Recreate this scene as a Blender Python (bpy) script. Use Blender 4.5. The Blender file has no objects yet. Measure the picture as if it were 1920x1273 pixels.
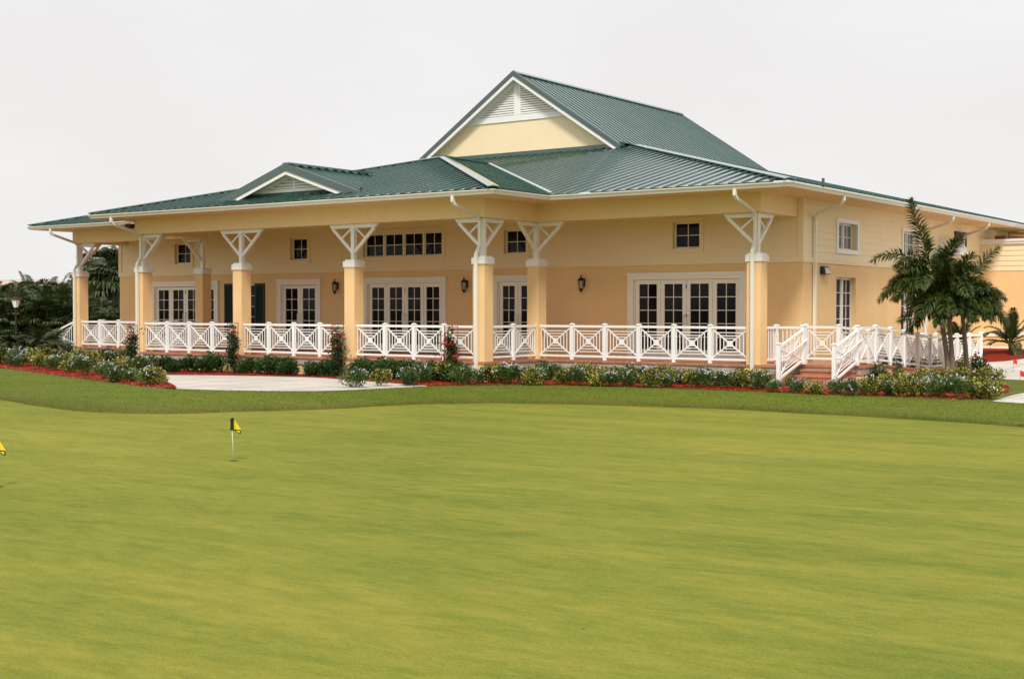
import bpy, math, random
from mathutils import Vector, Matrix
random.seed(7)
PI = math.pi
sc = bpy.context.scene
COL = sc.collection

# ------------------------------------------------------------------ camera numbers
FPX = 2489.0; ALPHA = math.radians(35.7); PITCH = math.atan(57.5/2489); CAMZ = 1.56
_R = Vector((math.cos(ALPHA), math.sin(ALPHA), 0))
_FH = Vector((-math.sin(ALPHA), math.cos(ALPHA), 0))
_F = Vector((_FH.x*math.cos(PITCH), _FH.y*math.cos(PITCH), -math.sin(PITCH)))
_U = Vector((_FH.x*math.sin(PITCH), _FH.y*math.sin(PITCH), math.cos(PITCH)))
def ray(x, y):
    return _F + _R*((x-960)/FPX) + _U*((636.5-y)/FPX)
def onz(x, y, z):                      # where the sight line through a photo point meets height z
    d = ray(x, y); k = (z-CAMZ)/d.z
    return (d.x*k, d.y*k)
def at(x, D):                          # plan position at depth D below photo column x
    d = _FH + _R*((x-960)/FPX)
    return (d.x*D, d.y*D)

def ground_z(u, v):
    z = -0.6
    if v > 40:
        k = min(1, max(0, (u+20)/4.0))
        z += min(v-40, 16)*0.050*k
    r = math.hypot(u, v)
    if r > 92: z += min((r-92)*0.05, 2.05)
    return z

# ------------------------------------------------------------------ mesh helpers
class MB:
    def __init__(s): s.v = []; s.f = []; s.m = []; s.cur = 0
    def add(s, vs, fs):
        b = len(s.v); s.v += [tuple(p) for p in vs]
        s.f += [tuple(b+i for i in f) for f in fs]; s.m += [s.cur]*len(fs)
    def quad(s, a, b, c, d): s.add([a, b, c, d], [(0, 1, 2, 3)])
    def poly(s, pts): s.add(pts, [tuple(range(len(pts)))])
    def box(s, x0, x1, y0, y1, z0, z1):
        s.add([(x0,y0,z0),(x1,y0,z0),(x1,y1,z0),(x0,y1,z0),(x0,y0,z1),(x1,y0,z1),(x1,y1,z1),(x0,y1,z1)],
              [(3,2,1,0),(4,5,6,7),(0,1,5,4),(1,2,6,5),(2,3,7,6),(3,0,4,7)])
    def hexa(s, lo, hi):               # two quads (bottom ring, top ring)
        s.add(list(lo)+list(hi), [(3,2,1,0),(4,5,6,7),(0,1,5,4),(1,2,6,5),(2,3,7,6),(3,0,4,7)])
    def bar(s, p0, p1, w, h, up=(0,0,1)):
        p0 = Vector(p0); p1 = Vector(p1); d = (p1-p0).normalized()
        a = d.cross(Vector(up))
        if a.length < 1e-4: a = d.cross(Vector((1,0,0)))
        a.normalize(); b = a.cross(d).normalized(); a *= w/2; b *= h/2
        s.hexa([p0-a-b, p0+a-b, p0+a+b, p0-a+b], [p1-a-b, p1+a-b, p1+a+b, p1-a+b])
    def tube(s, pts, r, n=8, r1=None, cap=True):
        pts = [Vector(p) for p in pts]; N = len(pts); vs = []; fs = []
        for i, p in enumerate(pts):
            d = (pts[min(i+1, N-1)]-pts[max(i-1, 0)]).normalized()
            ref = Vector((0,0,1)) if abs(d.z) < .9 else Vector((1,0,0))
            a = d.cross(ref).normalized(); b = d.cross(a).normalized()
            rr = r if r1 is None else r+(r1-r)*i/(N-1)
            for k in range(n):
                t = 2*PI*k/n; vs.append(p+a*math.cos(t)*rr+b*math.sin(t)*rr)
        for i in range(N-1):
            for k in range(n):
                fs.append((i*n+k, i*n+(k+1) % n, (i+1)*n+(k+1) % n, (i+1)*n+k))
        if cap: fs += [tuple(range(n-1, -1, -1)), tuple((N-1)*n+k for k in range(n))]
        s.add(vs, fs)
    def sqtube(s, pts, w):             # rectangular pipe, mitred
        pts = [Vector(p) for p in pts]; N = len(pts); vs = []; fs = []
        side = Vector(w[1]).normalized()
        for i, p in enumerate(pts):
            a = (pts[i]-pts[i-1]).normalized() if i else None
            b = (pts[i+1]-pts[i]).normalized() if i < N-1 else None
            d = ((a or b)+(b or a)).normalized()
            o = d.cross(side).normalized(); q = (a or b); sc_ = 1/max(.5, abs(d.dot(q)))
            for (m, k) in ((-1,-1),(1,-1),(1,1),(-1,1)):
                vs.append(p+side*m*w[0]/2+o*k*w[0]/2*sc_)
        for i in range(N-1):
            for k in range(4): fs.append((i*4+k, i*4+(k+1) % 4, (i+1)*4+(k+1) % 4, (i+1)*4+k))
        fs += [(3,2,1,0), tuple((N-1)*4+k for k in range(4))]
        s.add(vs, fs)
    def lathe(s, c, prof, n=12):
        vs = []; fs = []
        for (r, z) in prof:
            for k in range(n):
                t = 2*PI*k/n+PI/n; vs.append((c[0]+r*math.cos(t), c[1]+r*math.sin(t), c[2]+z))
        for i in range(len(prof)-1):
            for k in range(n): fs.append((i*n+k, i*n+(k+1) % n, (i+1)*n+(k+1) % n, (i+1)*n+k))
        fs += [tuple(range(n-1, -1, -1)), tuple((len(prof)-1)*n+k for k in range(n))]
        s.add(vs, fs)
    def mesh(s, name, mats, smooth=False):
        me = bpy.data.meshes.new(name); me.from_pydata(s.v, [], s.f); me.update()
        for m in (mats if isinstance(mats, (list, tuple)) else [mats]): me.materials.append(m)
        if any(s.m): me.polygons.foreach_set('material_index', s.m)
        if smooth: me.polygons.foreach_set('use_smooth', [True]*len(me.polygons))
        return me
    def build(s, name, mats, parent=None, smooth=False):
        o = bpy.data.objects.new(name, s.mesh(name, mats, smooth)); COL.objects.link(o)
        if parent: put(o, parent)
        return o
def put(o, parent):
    o.parent = parent
    # parts are modelled in world coordinates: cancel the parent's own placement
    base = Matrix.Identity(4); p = parent
    if parent.type == 'EMPTY' and parent.get('_world'): o.matrix_parent_inverse = Matrix.Translation(-Vector(parent.location))
def tag(o, label=None, cat=None, group=None, kind=None):
    if label: o['label'] = label
    if cat: o['category'] = cat
    if group: o['group'] = group
    if kind: o['kind'] = kind
    return o
def thing(name, loc, label, cat, group=None, world=True, rz=0):
    o = bpy.data.objects.new(name, None); COL.objects.link(o); o.location = loc; o.rotation_euler = (0,0,rz)
    o.empty_display_size = .2
    if world: o['_world'] = 1
    return tag(o, label, cat, group)
def inst(me, name, parent, loc=(0,0,0), rz=0, sx=1.0):
    o = bpy.data.objects.new(name, me); COL.objects.link(o); o.location = loc; o.rotation_euler = (0,0,rz)
    if parent: o.parent = parent
    return o

# ------------------------------------------------------------------ materials
def mat(name, base=(.8,.8,.8), rough=.6, spec=.5, metal=0, ior=None, coat=0):
    m = bpy.data.materials.new(name); m.use_nodes = True
    b = m.node_tree.nodes['Principled BSDF']
    b.inputs['Base Color'].default_value = (*base, 1); b.inputs['Roughness'].default_value = rough
    b.inputs['Specular IOR Level'].default_value = spec; b.inputs['Metallic'].default_value = metal
    if ior: b.inputs['IOR'].default_value = ior
    b.inputs['Coat Weight'].default_value = coat
    return m
def N(m, t, **k):
    n = m.node_tree.nodes.new(t)
    for a, b in k.items(): setattr(n, a, b)
    return n
def L(m, a, b): m.node_tree.links.new(a, b)
def coords(m, scale=(1,1,1), obj=True):
    tc = N(m, 'ShaderNodeTexCoord'); mp = N(m, 'ShaderNodeMapping'); mp.inputs['Scale'].default_value = scale
    g = N(m, 'ShaderNodeNewGeometry')
    L(m, (tc.outputs['Object'] if obj else g.outputs['Position']), mp.inputs['Vector'])
    return mp.outputs['Vector']
def noise(m, vec, scale, detail=4, rough=.55):
    n = N(m, 'ShaderNodeTexNoise'); n.inputs['Scale'].default_value = scale
    n.inputs['Detail'].default_value = detail; n.inputs['Roughness'].default_value = rough
    L(m, vec, n.inputs['Vector']); return n.outputs['Fac']
def ramp(m, fac, stops):
    r = N(m, 'ShaderNodeValToRGB'); e = r.color_ramp.elements
    while len(e) < len(stops): e.new(.5)
    for i, (p, c) in enumerate(stops): e[i].position = p; e[i].color = (*c, 1)
    L(m, fac, r.inputs['Fac']); return r.outputs['Color']
def mixc(m, fac, a, b, mode='MIX'):
    x = N(m, 'ShaderNodeMix', data_type='RGBA', blend_type=mode)
    for s, val in ((x.inputs['Factor'], fac), (x.inputs[6], a), (x.inputs[7], b)):
        if hasattr(val, 'is_output'): L(m, val, s)
        elif isinstance(val, (int, float)): s.default_value = val
        else: s.default_value = (*val, 1)
    return x.outputs[2]
def bump(m, h, strength=.3, dist=.01):
    b = N(m, 'ShaderNodeBump'); b.inputs['Strength'].default_value = strength; b.inputs['Distance'].default_value = dist
    L(m, h, b.inputs['Height']); L(m, b.outputs['Normal'], m.node_tree.nodes['Principled BSDF'].inputs['Normal'])
def setc(m, c): L(m, c, m.node_tree.nodes['Principled BSDF'].inputs['Base Color'])
def sc3(c, k): return tuple(min(1, x*k) for x in c)

def painted(name, c, rough=.7, var=.06, bs=90, bstr=.25, bd=.004, streak=True, spec=.3):
    m = mat(name, c, rough, spec); v = coords(m, obj=False)
    n1 = noise(m, v, .7, 5); n2 = noise(m, coords(m, (3, 3, .35), False), 1.2, 5, .6)
    a = ramp(m, n1, [(.3, sc3(c, 1-var)), (.7, sc3(c, 1+var))])
    if streak: a = mixc(m, ramp(m, n2, [(.45, (0,0,0)), (.75, (.18,.18,.18))]), a, sc3(c, .82))
    setc(m, a); bump(m, noise(m, v, bs, 3), bstr, bd)
    return m
M = {}
M['siding'] = painted('siding_paint', (.86,.715,.47), .6, .02, 40, .1, .002)
M['stucco'] = painted('stucco_paint', (.82,.562,.282), .85, .055, 60, .5, .006)
M['beamp'] = painted('beam_paint', (.86,.66,.375), .75, .02, 60, .15, .003)
M['soffit'] = painted('soffit_paint', (.82,.58,.32), .7, .02, 30, .1, .002, False)
M['white'] = painted('white_paint', (.82,.81,.78), .45, .02, 60, .05, .002, False, .4)
M['vinyl'] = painted('white_vinyl', (.86,.86,.85), .4, .015, 60, .02, .001, False, .4)
M['gutter'] = painted('gutter_enamel', (.76,.74,.66), .4, .03, 30, .05, .002, False, .5)
M['doorp'] = painted('door_paint', (.85,.82,.73), .5, .02, 60, .05, .002, False)
M['cream'] = painted('cream_trim', (.85,.70,.46), .6, .02, 60, .1, .002, False)
M['shutter'] = painted('shutter_paint', (.018,.035,.028), .5, .1, 60, .1, .002, False)
M['bronze'] = mat('dark_bronze', (.025,.018,.012), .45, .5, .4)
M['black'] = mat('black_plastic', (.015,.013,.01), .5)
M['steel'] = mat('brushed_steel', (.6,.6,.58), .3, .5, 1)
M['lampglass'] = mat('lantern_glass', (.45,.42,.36), .15, .6)
M['milk'] = mat('milk_glass', (.75,.72,.68), .3, .5)
def slab_mat():
    m = mat('concrete_edge', (.42,.37,.30), .9, .2); v = coords(m, obj=False)
    setc(m, ramp(m, noise(m, v, 3, 6, .6), [(.3, (.33,.28,.22)), (.7, (.50,.44,.36))])); bump(m, noise(m, v, 40, 4), .3, .004); return m
M['slab'] = slab_mat()
def glass_mat():
    m = mat('window_glass', (.006,.007,.008), .035, .5); b = m.node_tree.nodes['Principled BSDF']
    v = coords(m, obj=False)
    setc(m, ramp(m, noise(m, v, 1.1, 3), [(.35, (.004,.004,.005)), (.75, (.02,.017,.014))]))
    b.inputs['Specular IOR Level'].default_value = .13
    return m
M['glass'] = glass_mat()
M['blind'] = painted('window_blind', (.16,.17,.17), .5, .08, 30, .1, .002, False)
M['curtain'] = painted('brown_curtain', (.035,.016,.009), .6, .3, 12, .1, .002, False)
def roof_mat(name, k=1.0):
    m = mat(name, (.03*k,.09*k,.075*k), .3, .5, 0, 1.75)
    v = coords(m, obj=False); n = noise(m, v, .8, 5)
    setc(m, ramp(m, n, [(.3, (.024*k,.074*k,.060*k)), (.7, (.036*k,.102*k,.084*k))]))
    b = m.node_tree.nodes['Principled BSDF']; b.inputs['IOR'].default_value = 1.55; b.inputs['Coat Weight'].default_value = 1; b.inputs['Coat IOR'].default_value = 1.68; b.inputs['Coat Roughness'].default_value = .08
    r = N(m, 'ShaderNodeMapRange'); r.inputs['To Min'].default_value = .2; r.inputs['To Max'].default_value = .3
    L(m, noise(m, v, 3, 4), r.inputs['Value']); L(m, r.outputs['Result'], b.inputs['Roughness'])
    bump(m, noise(m, coords(m, (1,1,1), False), 1.6, 2), .15, .006)
    return m
M['roof'] = roof_mat('green_metal')
M['valley'] = mat('valley_metal', (.42,.47,.45), .45)
M['flash'] = roof_mat('green_flashing', .7)
M['cap'] = roof_mat('green_ridge_cap', 1.6)
def brick_mat():
    m = mat('brick_paver', (.4,.17,.1), .8, .2); v = coords(m, obj=False)
    b = N(m, 'ShaderNodeTexBrick'); L(m, v, b.inputs['Vector']); b.inputs['Scale'].default_value = 1
    b.inputs['Brick Width'].default_value = .2; b.inputs['Row Height'].default_value = .1; b.inputs['Mortar Size'].default_value = .004
    b.inputs['Color1'].default_value = (.50,.22,.13,1); b.inputs['Color2'].default_value = (.36,.14,.085,1); b.inputs['Mortar'].default_value = (.4,.27,.2,1)
    setc(m, mixc(m, .35, b.outputs['Color'], ramp(m, noise(m, v, 9, 4), [(.3, (.30,.12,.07)), (.7, (.60,.32,.20))])))
    bump(m, noise(m, v, 60, 3), .3, .004); return m
M['brick'] = brick_mat()
def concrete():
    m = mat('path_concrete', (.6,.57,.53), .9, .2); v = coords(m, obj=False)
    a = ramp(m, noise(m, v, .5, 6, .6), [(.3, (.47,.44,.40)), (.7, (.61,.58,.54))])
    w = N(m, 'ShaderNodeTexBrick'); L(m, v, w.inputs['Vector']); w.inputs['Scale'].default_value = 1; w.offset = 0
    w.inputs['Brick Width'].default_value = 1.5; w.inputs['Row Height'].default_value = 1.5; w.inputs['Mortar Size'].default_value = .03
    w.inputs['Color1'].default_value = (1,1,1,1); w.inputs['Color2'].default_value = (1,1,1,1); w.inputs['Mortar'].default_value = (.5,.46,.4,1)
    setc(m, mixc(m, 1.0, a, w.outputs['Color'], 'MULTIPLY')); bump(m, noise(m, v, 70, 3), .3, .004); return m
M['concrete'] = concrete()
def mulch():
    m = mat('red_mulch', (.3,.04,.02), .95, .1); v = coords(m, obj=False)
    a = ramp(m, noise(m, v, 22, 5, .7), [(.3, (.06,.010,.006)), (.5, (.23,.022,.012)), (.75, (.38,.055,.03))])
    setc(m, a); bump(m, noise(m, v, 30, 4), 1.0, .03); return m
M['mulch'] = mulch()
M['chip'] = None
def turf(name, cols, streak=.5, fine=(60, .35)):
    m = mat(name, cols[1], .95, .12); v = coords(m, obj=False)
    g = N(m, 'ShaderNodeNewGeometry')
    # broad soft patches, mower bands running across the sight line, fine grain
    rot = N(m, 'ShaderNodeMapping'); rot.inputs['Rotation'].default_value = (0,0,-ALPHA-.05); rot.inputs['Scale'].default_value = (.10,.42,.3)
    L(m, g.outputs['Position'], rot.inputs['Vector'])
    n1 = noise(m, v, .11, 5, .5); n2 = noise(m, rot.outputs['Vector'], 2.6, 7, .70); n3 = noise(m, v, fine[0], 3, .6); n4 = noise(m, v, 7, 4, .65)
    rot2 = N(m, 'ShaderNodeMapping'); rot2.inputs['Rotation'].default_value = (0,0,-ALPHA+.02); rot2.inputs['Scale'].default_value = (.8,2.4,1)
    L(m, g.outputs['Position'], rot2.inputs['Vector']); n5 = noise(m, rot2.outputs['Vector'], 2.2, 6, .72)
    a = ramp(m, n2, [(.40, cols[0]), (.5, cols[1]), (.585, cols[2])])
    a = mixc(m, .45, a, ramp(m, n1, [(.35, cols[0]), (.65, cols[2])]))
    a = mixc(m, .34, a, ramp(m, n5, [(.40, cols[0]), (.58, cols[2])]))
    a = mixc(m, ramp(m, n4, [(.55, (0,0,0)), (.8, (.35,.35,.35))]), a, cols[0])
    a = mixc(m, fine[1], a, ramp(m, n3, [(.32, sc3(cols[1], .42)), (.68, sc3(cols[1], 1.6))]))
    vo = N(m, 'ShaderNodeTexVoronoi'); vo.inputs['Scale'].default_value = 1.7; L(m, v, vo.inputs['Vector'])
    sp = N(m, 'ShaderNodeMath', operation='LESS_THAN'); L(m, vo.outputs['Distance'], sp.inputs[0]); sp.inputs[1].default_value = .022
    gt = N(m, 'ShaderNodeSeparateColor'); L(m, vo.outputs['Color'], gt.inputs[0])
    g2 = N(m, 'ShaderNodeMath', operation='GREATER_THAN'); L(m, gt.outputs[0], g2.inputs[0]); g2.inputs[1].default_value = .6
    g3 = N(m, 'ShaderNodeMath', operation='MULTIPLY'); L(m, sp.outputs[0], g3.inputs[0]); L(m, g2.outputs[0], g3.inputs[1])
    a = mixc(m, g3.outputs[0], a, sc3(cols[0], .35))
    rot3 = N(m, 'ShaderNodeMapping'); rot3.inputs['Rotation'].default_value = (0,0,-ALPHA+.25); rot3.inputs['Scale'].default_value = (.35,3.5,1)
    L(m, g.outputs['Position'], rot3.inputs['Vector'])
    if len(cols) == 3: a = mixc(m, ramp(m, noise(m, rot3.outputs['Vector'], 1.1, 2, .4), [(.745, (0,0,0)), (.78, (.35,.35,.35))]), a, (.36,.31,.09))
    if len(cols) > 3:
        a = mixc(m, ramp(m, noise(m, rot.outputs['Vector'], 4.5, 4, .6), [(.60, (0,0,0)), (.74, (.6,.6,.6))]), a, cols[3])
    if len(cols) > 3:      # thatchy brown lip where the fringe meets the green
        sx = N(m, 'ShaderNodeSeparateXYZ'); L(m, g.outputs['Position'], sx.inputs[0])
        mr = N(m, 'ShaderNodeMapRange'); L(m, sx.outputs['Z'], mr.inputs['Value']); mr.inputs['From Min'].default_value = -.87; mr.inputs['From Max'].default_value = -.77; mr.inputs['To Min'].default_value = .75; mr.inputs['To Max'].default_value = 0
        a = mixc(m, mr.outputs['Result'], a, ramp(m, n2, [(.4, (.070,.075,.012)), (.6, (.125,.092,.03))]))
    setc(m, a); bump(m, n3, .5, .006); return m
M['green'] = turf('putting_turf', [(.076,.128,.015), (.180,.194,.026), (.285,.258,.046)], fine=(75, .34))
M['bank'] = turf('fringe_turf', [(.058,.092,.009), (.098,.132,.013), (.150,.165,.023), (.20,.165,.055)], fine=(28, .45))
M['lawn'] = turf('lawn_turf', [(.055,.095,.014), (.09,.13,.022), (.14,.155,.035)], fine=(25, .4))
def leafmat(name, stops, trans=.25, rough=.5, spec=.35):
    m = mat(name, stops[0][1], rough, spec); g = N(m, 'ShaderNodeNewGeometry')
    oi = N(m, 'ShaderNodeObjectInfo')
    c = ramp(m, g.outputs['Random Per Island'], stops)
    hs = N(m, 'ShaderNodeHueSaturation'); L(m, c, hs.inputs['Color'])
    r = N(m, 'ShaderNodeMapRange'); r.inputs['To Min'].default_value = .8; r.inputs['To Max'].default_value = 1.2
    L(m, oi.outputs['Random'], r.inputs['Value']); L(m, r.outputs['Result'], hs.inputs['Value'])
    b = m.node_tree.nodes['Principled BSDF']; L(m, hs.outputs['Color'], b.inputs['Base Color'])
    if trans:
        t = N(m, 'ShaderNodeBsdfTranslucent'); L(m, hs.outputs['Color'], t.inputs['Color'])
        x = N(m, 'ShaderNodeMixShader'); x.inputs[0].default_value = trans
        L(m, b.outputs[0], x.inputs[1]); L(m, t.outputs[0], x.inputs[2])
        L(m, x.outputs[0], m.node_tree.nodes['Material Output'].inputs['Surface'])
    return m
M['leaf_dark'] = leafmat('hedge_leaf', [(0, (.020,.048,.012)), (.5, (.038,.085,.018)), (1, (.075,.14,.030))])
M['leaf_var'] = leafmat('variegated_leaf', [(0, (.025,.05,.010)), (.5, (.07,.12,.02)), (.62, (.34,.32,.05)), (1, (.58,.50,.13))])
M['leaf_mid'] = leafmat('plumbago_leaf', [(0, (.035,.075,.016)), (.6, (.075,.135,.028)), (1, (.15,.21,.045))])
M['petal'] = leafmat('pale_blue_petal', [(0, (.36,.38,.62)), (.4, (.60,.60,.74)), (1, (.80,.79,.78))], .1)
M['petal_red'] = leafmat('red_petal', [(0, (.45,.02,.02)), (1, (.65,.06,.05))], .1)
M['leaf_vine'] = leafmat('vine_leaf', [(0, (.012,.03,.010)), (.7, (.035,.07,.018)), (1, (.08,.12,.03))])
M['leaf_palm'] = leafmat('palm_leaflet', [(0, (.022,.038,.007)), (.6, (.045,.070,.012)), (1, (.11,.135,.026))], .2, .45)
M['leaf_far'] = leafmat('far_frond', [(0, (.020,.036,.011)), (.6, (.042,.062,.018)), (1, (.11,.125,.04))], .15)
M['bark'] = painted('palm_bark', (.24,.20,.15), .9, .2, 25, .6, .01)
M['bark_dark'] = painted('dark_bark', (.09,.06,.04), .9, .2, 25, .8, .02)
M['wood'] = painted('trellis_wood', (.24,.09,.04), .8, .15, 40, .3, .003)
M['farroof'] = painted('far_tile_roof', (.46,.36,.30), .9, .05, 5, .2, .02)
M['farwall'] = painted('far_wall', (.6,.52,.42), .9, .05, 5, .2, .02)
M['yellow'] = mat('yellow_cloth', (.75,.56,.02), .8, .2)
M['blackcloth'] = mat('black_cloth', (.02,.022,.015), .8, .2)
M['stick'] = mat('white_stick', (.72,.75,.6), .4)
M['cup'] = mat('hole_cup', (.05,.03,.01), .9)
M['redflag'] = mat('red_marker', (.6,.03,.02), .7)
M['pipe'] = mat('red_pipe', (.30,.07,.04), .5)

# ------------------------------------------------------------------ world, sun, camera
SUN_EL, SUN_AZ = math.radians(52), math.radians(-34)   # azimuth measured from -v towards +u
w = bpy.data.worlds.new('World'); sc.world = w; w.use_nodes = True; nt = w.node_tree
bg = nt.nodes['Background']; bg.inputs['Strength'].default_value = .12
sky = nt.nodes.new('ShaderNodeTexSky'); sky.sky_type = 'NISHITA'; sky.sun_disc = False
sun_dir = Vector((math.sin(-SUN_AZ)*math.cos(SUN_EL), -math.cos(SUN_AZ)*math.cos(SUN_EL), math.sin(SUN_EL)))
sky.sun_elevation = SUN_EL; sky.sun_rotation = math.atan2(sun_dir.x, sun_dir.y)
sky.dust_density = 6; sky.air_density = 1.2; sky.ozone_density = 1
tc = nt.nodes.new('ShaderNodeTexCoord'); mp = nt.nodes.new('ShaderNodeMapping'); mp.inputs['Scale'].default_value = (1,1,2.6)
nz = nt.nodes.new('ShaderNodeTexNoise'); nz.inputs['Scale'].default_value = 3.4; nz.inputs['Detail'].default_value = 7; nz.inputs['Roughness'].default_value = .5
cr = nt.nodes.new('ShaderNodeValToRGB'); cr.color_ramp.elements[0].position = .36; cr.color_ramp.elements[1].position = .68
CL = 6.3
cr.color_ramp.elements[0].color = (CL*.975,CL*.952,CL*.940,1); cr.color_ramp.elements[1].color = (CL*1.05,CL*1.035,CL*1.03,1)
mx = nt.nodes.new('ShaderNodeMix'); mx.data_type = 'RGBA'; mx.inputs['Factor'].default_value = .93
lk = nt.links.new
lk(tc.outputs['Generated'], mp.inputs['Vector']); lk(mp.outputs['Vector'], nz.inputs['Vector']); lk(nz.outputs['Fac'], cr.inputs['Fac'])
lk(sky.outputs['Color'], mx.inputs[6]); lk(cr.outputs['Color'], mx.inputs[7]); lk(mx.outputs[2], bg.inputs['Color'])
sl = bpy.data.lights.new('sun', 'SUN'); sl.energy = 2.7; sl.angle = math.radians(11); sl.color = (1,.95,.87)
so = bpy.data.objects.new('sun', sl); COL.objects.link(so); so.rotation_euler = sun_dir.to_track_quat('Z', 'Y').to_euler(); so.location = (0,-20,40)
cam = bpy.data.cameras.new('camera'); co = bpy.data.objects.new('camera', cam); COL.objects.link(co); sc.camera = co
cam.sensor_width = 36; cam.lens = FPX/1920*36; cam.clip_end = 3000; cam.clip_start = .1
co.location = (0,0,CAMZ); co.rotation_euler = Matrix((_R, _U, -_F)).transposed().to_euler()
sc.view_settings.view_transform = 'Standard'; sc.view_settings.look = 'None'; sc.view_settings.exposure = 0.28; sc.view_settings.gamma = 1

# ------------------------------------------------------------------ ground
E1 = [(-1400,735),(-400,738),(-150,744),(0,750),(60,760),(140,770),(220,775),(330,776),(450,772),(560,769),(640,766),(720,761),(800,758),(900,756.5),(1000,757),(1100,759),(1200,762),(1300,765),(1400,769),(1500,775),(1600,780),(1700,786),(1800,792),(1920,801),(2100,815),(2500,850),(3400,930),(5600,1130)]
E2 = [(-1400,678),(-400,682),(-150,686),(0,690),(60,697),(140,708),(220,719),(330,730),(450,732.5),(560,734),(640,733),(720,729),(800,724.5),(900,722.5),(1000,722),(1100,724),(1200,727),(1300,730),(1400,733),(1500,738),(1600,741.5),(1700,745),(1800,749),(1920,757),(2100,767),(2500,790),(3400,840),(5600,990)]
ZG = -.9
def dens(c, k=6):
    out = []
    for i in range(len(c)-1):
        p0 = c[max(0,i-1)]; p1 = c[i]; p2 = c[i+1]; p3 = c[min(len(c)-1,i+2)]
        for j in range(k):
            t = j/k
            out.append(tuple(.5*((2*p1[q])+(-p0[q]+p2[q])*t+(2*p0[q]-5*p1[q]+4*p2[q]-p3[q])*t*t+(-p0[q]+3*p1[q]-3*p2[q]+p3[q])*t**3) for q in (0,1)))
    out.append(c[-1]); return out
e1 = [onz(x, y, ZG) for x, y in dens([(float(a), float(b)) for a, b in E1])]
e2 = [onz(x, y, -.6) for x, y in dens([(float(a), float(b)) for a, b in E2])]
NG = len(e1)
def sheet(rows):
    m = MB(); n = len(rows[0]); vs = [p for r in rows for p in r]
    m.add(vs, [(i*n+j, i*n+j+1, (i+1)*n+j+1, (i+1)*n+j) for i in range(len(rows)-1) for j in range(n-1)]); return m
# putting green: from behind the camera to the far edge
rows = []
far_back = [(_FH.x*-60+_R.x*s, _FH.y*-60+_R.y*s) for s in [-160+320*j/(NG-1) for j in range(NG)]]
for t in (0, .3, .55, .75, .88, .95, .985, 1):
    rows.append([(a[0]+(b[0]-a[0])*t, a[1]+(b[1]-a[1])*t, ZG) for a, b in zip(far_back, e1)])
tag(sheet(rows).build('putting_green', M['green'], smooth=True), 'smooth yellow green putting green filling the foreground', kind='structure')
rows = []
rnd = random.Random(3)
jit = [rnd.uniform(-.03,.03) for _ in range(NG)]
prof = [(0,0),(.006,.045),(.06,.055),(.2,.10),(.35,.135),(.5,.18),(.65,.23),(.8,.275),(.92,.297),(1,.30)]
for t, h in prof:
    rows.append([(a[0]+(b[0]-a[0])*t, a[1]+(b[1]-a[1])*t, ZG+h) for a, b in zip(e1, e2)])
tag(sheet(rows).build('grass_bank', M['bank'], smooth=True), 'darker mown fringe of grass rising from the putting green', kind='structure')
rows = [[(p[0], p[1], -.6) for p in e2]]
for r in (.3,1,2.5,4.5,7,10,13,16,19,22,25,30,36,44,54,66,80,96,115,140,180,240,340,500,800,1400):
    rw = []
    for p in e2:
        q = Vector(p); d = q.normalized() if q.length > 0 else q
        s = q+d*r; rw.append((s.x, s.y, ground_z(s.x, s.y)))
    rows.append(rw)
tag(sheet(rows).build('ground', M['lawn'], smooth=True), 'grass ground round and behind the clubhouse', kind='structure')

def bank_point(i, t):
    k = int(i); f = i-k; k2 = min(k+1, NG-1)
    a = (e1[k][0]+(e1[k2][0]-e1[k][0])*f, e1[k][1]+(e1[k2][1]-e1[k][1])*f); b = (e2[k][0]+(e2[k2][0]-e2[k][0])*f, e2[k][1]+(e2[k2][1]-e2[k][1])*f)
    for (t0, h0), (t1, h1) in zip(prof[:-1], prof[1:]):
        if t0 <= t <= t1: h = h0+(h1-h0)*(t-t0)/(t1-t0); break
    return a[0]+(b[0]-a[0])*t, a[1]+(b[1]-a[1])*t, ZG+h
rg = random.Random(17); gb = MB()
for _ in range(26000):
    t = rg.random() if rg.random() < .72 else (rg.uniform(0,.03) if rg.random() < .6 else rg.uniform(.96,1))
    x, y, z = bank_point(rg.uniform(6, NG-13), t)
    a = rg.uniform(0, 6.28); w = rg.uniform(.006,.014); h = rg.uniform(.012,.035); lx, ly = rg.uniform(-.02,.02), rg.uniform(-.02,.02)
    gb.add([(x-math.cos(a)*w, y-math.sin(a)*w, z-.004), (x+math.cos(a)*w, y+math.sin(a)*w, z-.004), (x+lx, y+ly, z+h)], [(0,1,2)])
GRASSMB = gb
def patch(name, pts, m, dz, label, kind='structure'):      # convex-ish outline laid on the ground, gridded so that it follows it
    xs = [p[0] for p in pts]; ys = [p[1] for p in pts]
    mb = MB(); st = .5
    # triangulate by clipping strips in v
    y0, y1 = min(ys), max(ys); n = max(1, int((y1-y0)/st))
    def cross(y):
        c = []
        for i in range(len(pts)):
            a, b = pts[i], pts[(i+1) % len(pts)]
            if (a[1]-y)*(b[1]-y) < 0: c.append(a[0]+(b[0]-a[0])*(y-a[1])/(b[1]-a[1]))
        return (min(c), max(c)) if len(c) >= 2 else None
    prev = None
    for i in range(n+1):
        y = y0+(y1-y0)*(i/n); y = min(max(y, y0+1e-3), y1-1e-3); c = cross(y)
        if c is None: prev = None; continue
        k = 24; row = [(c[0]+(c[1]-c[0])*j/k, y) for j in range(k+1)]
        row = [(a, b, ground_z(a, b)+dz) for a, b in row]
        if prev: 
            for j in range(k): mb.quad(prev[j], prev[j+1], row[j+1], row[j])
        prev = row
    return tag(mb.build(name, m), label, kind=kind)
def pz(l, z=-.6): return [onz(x, y, z) for x, y in l]
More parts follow.
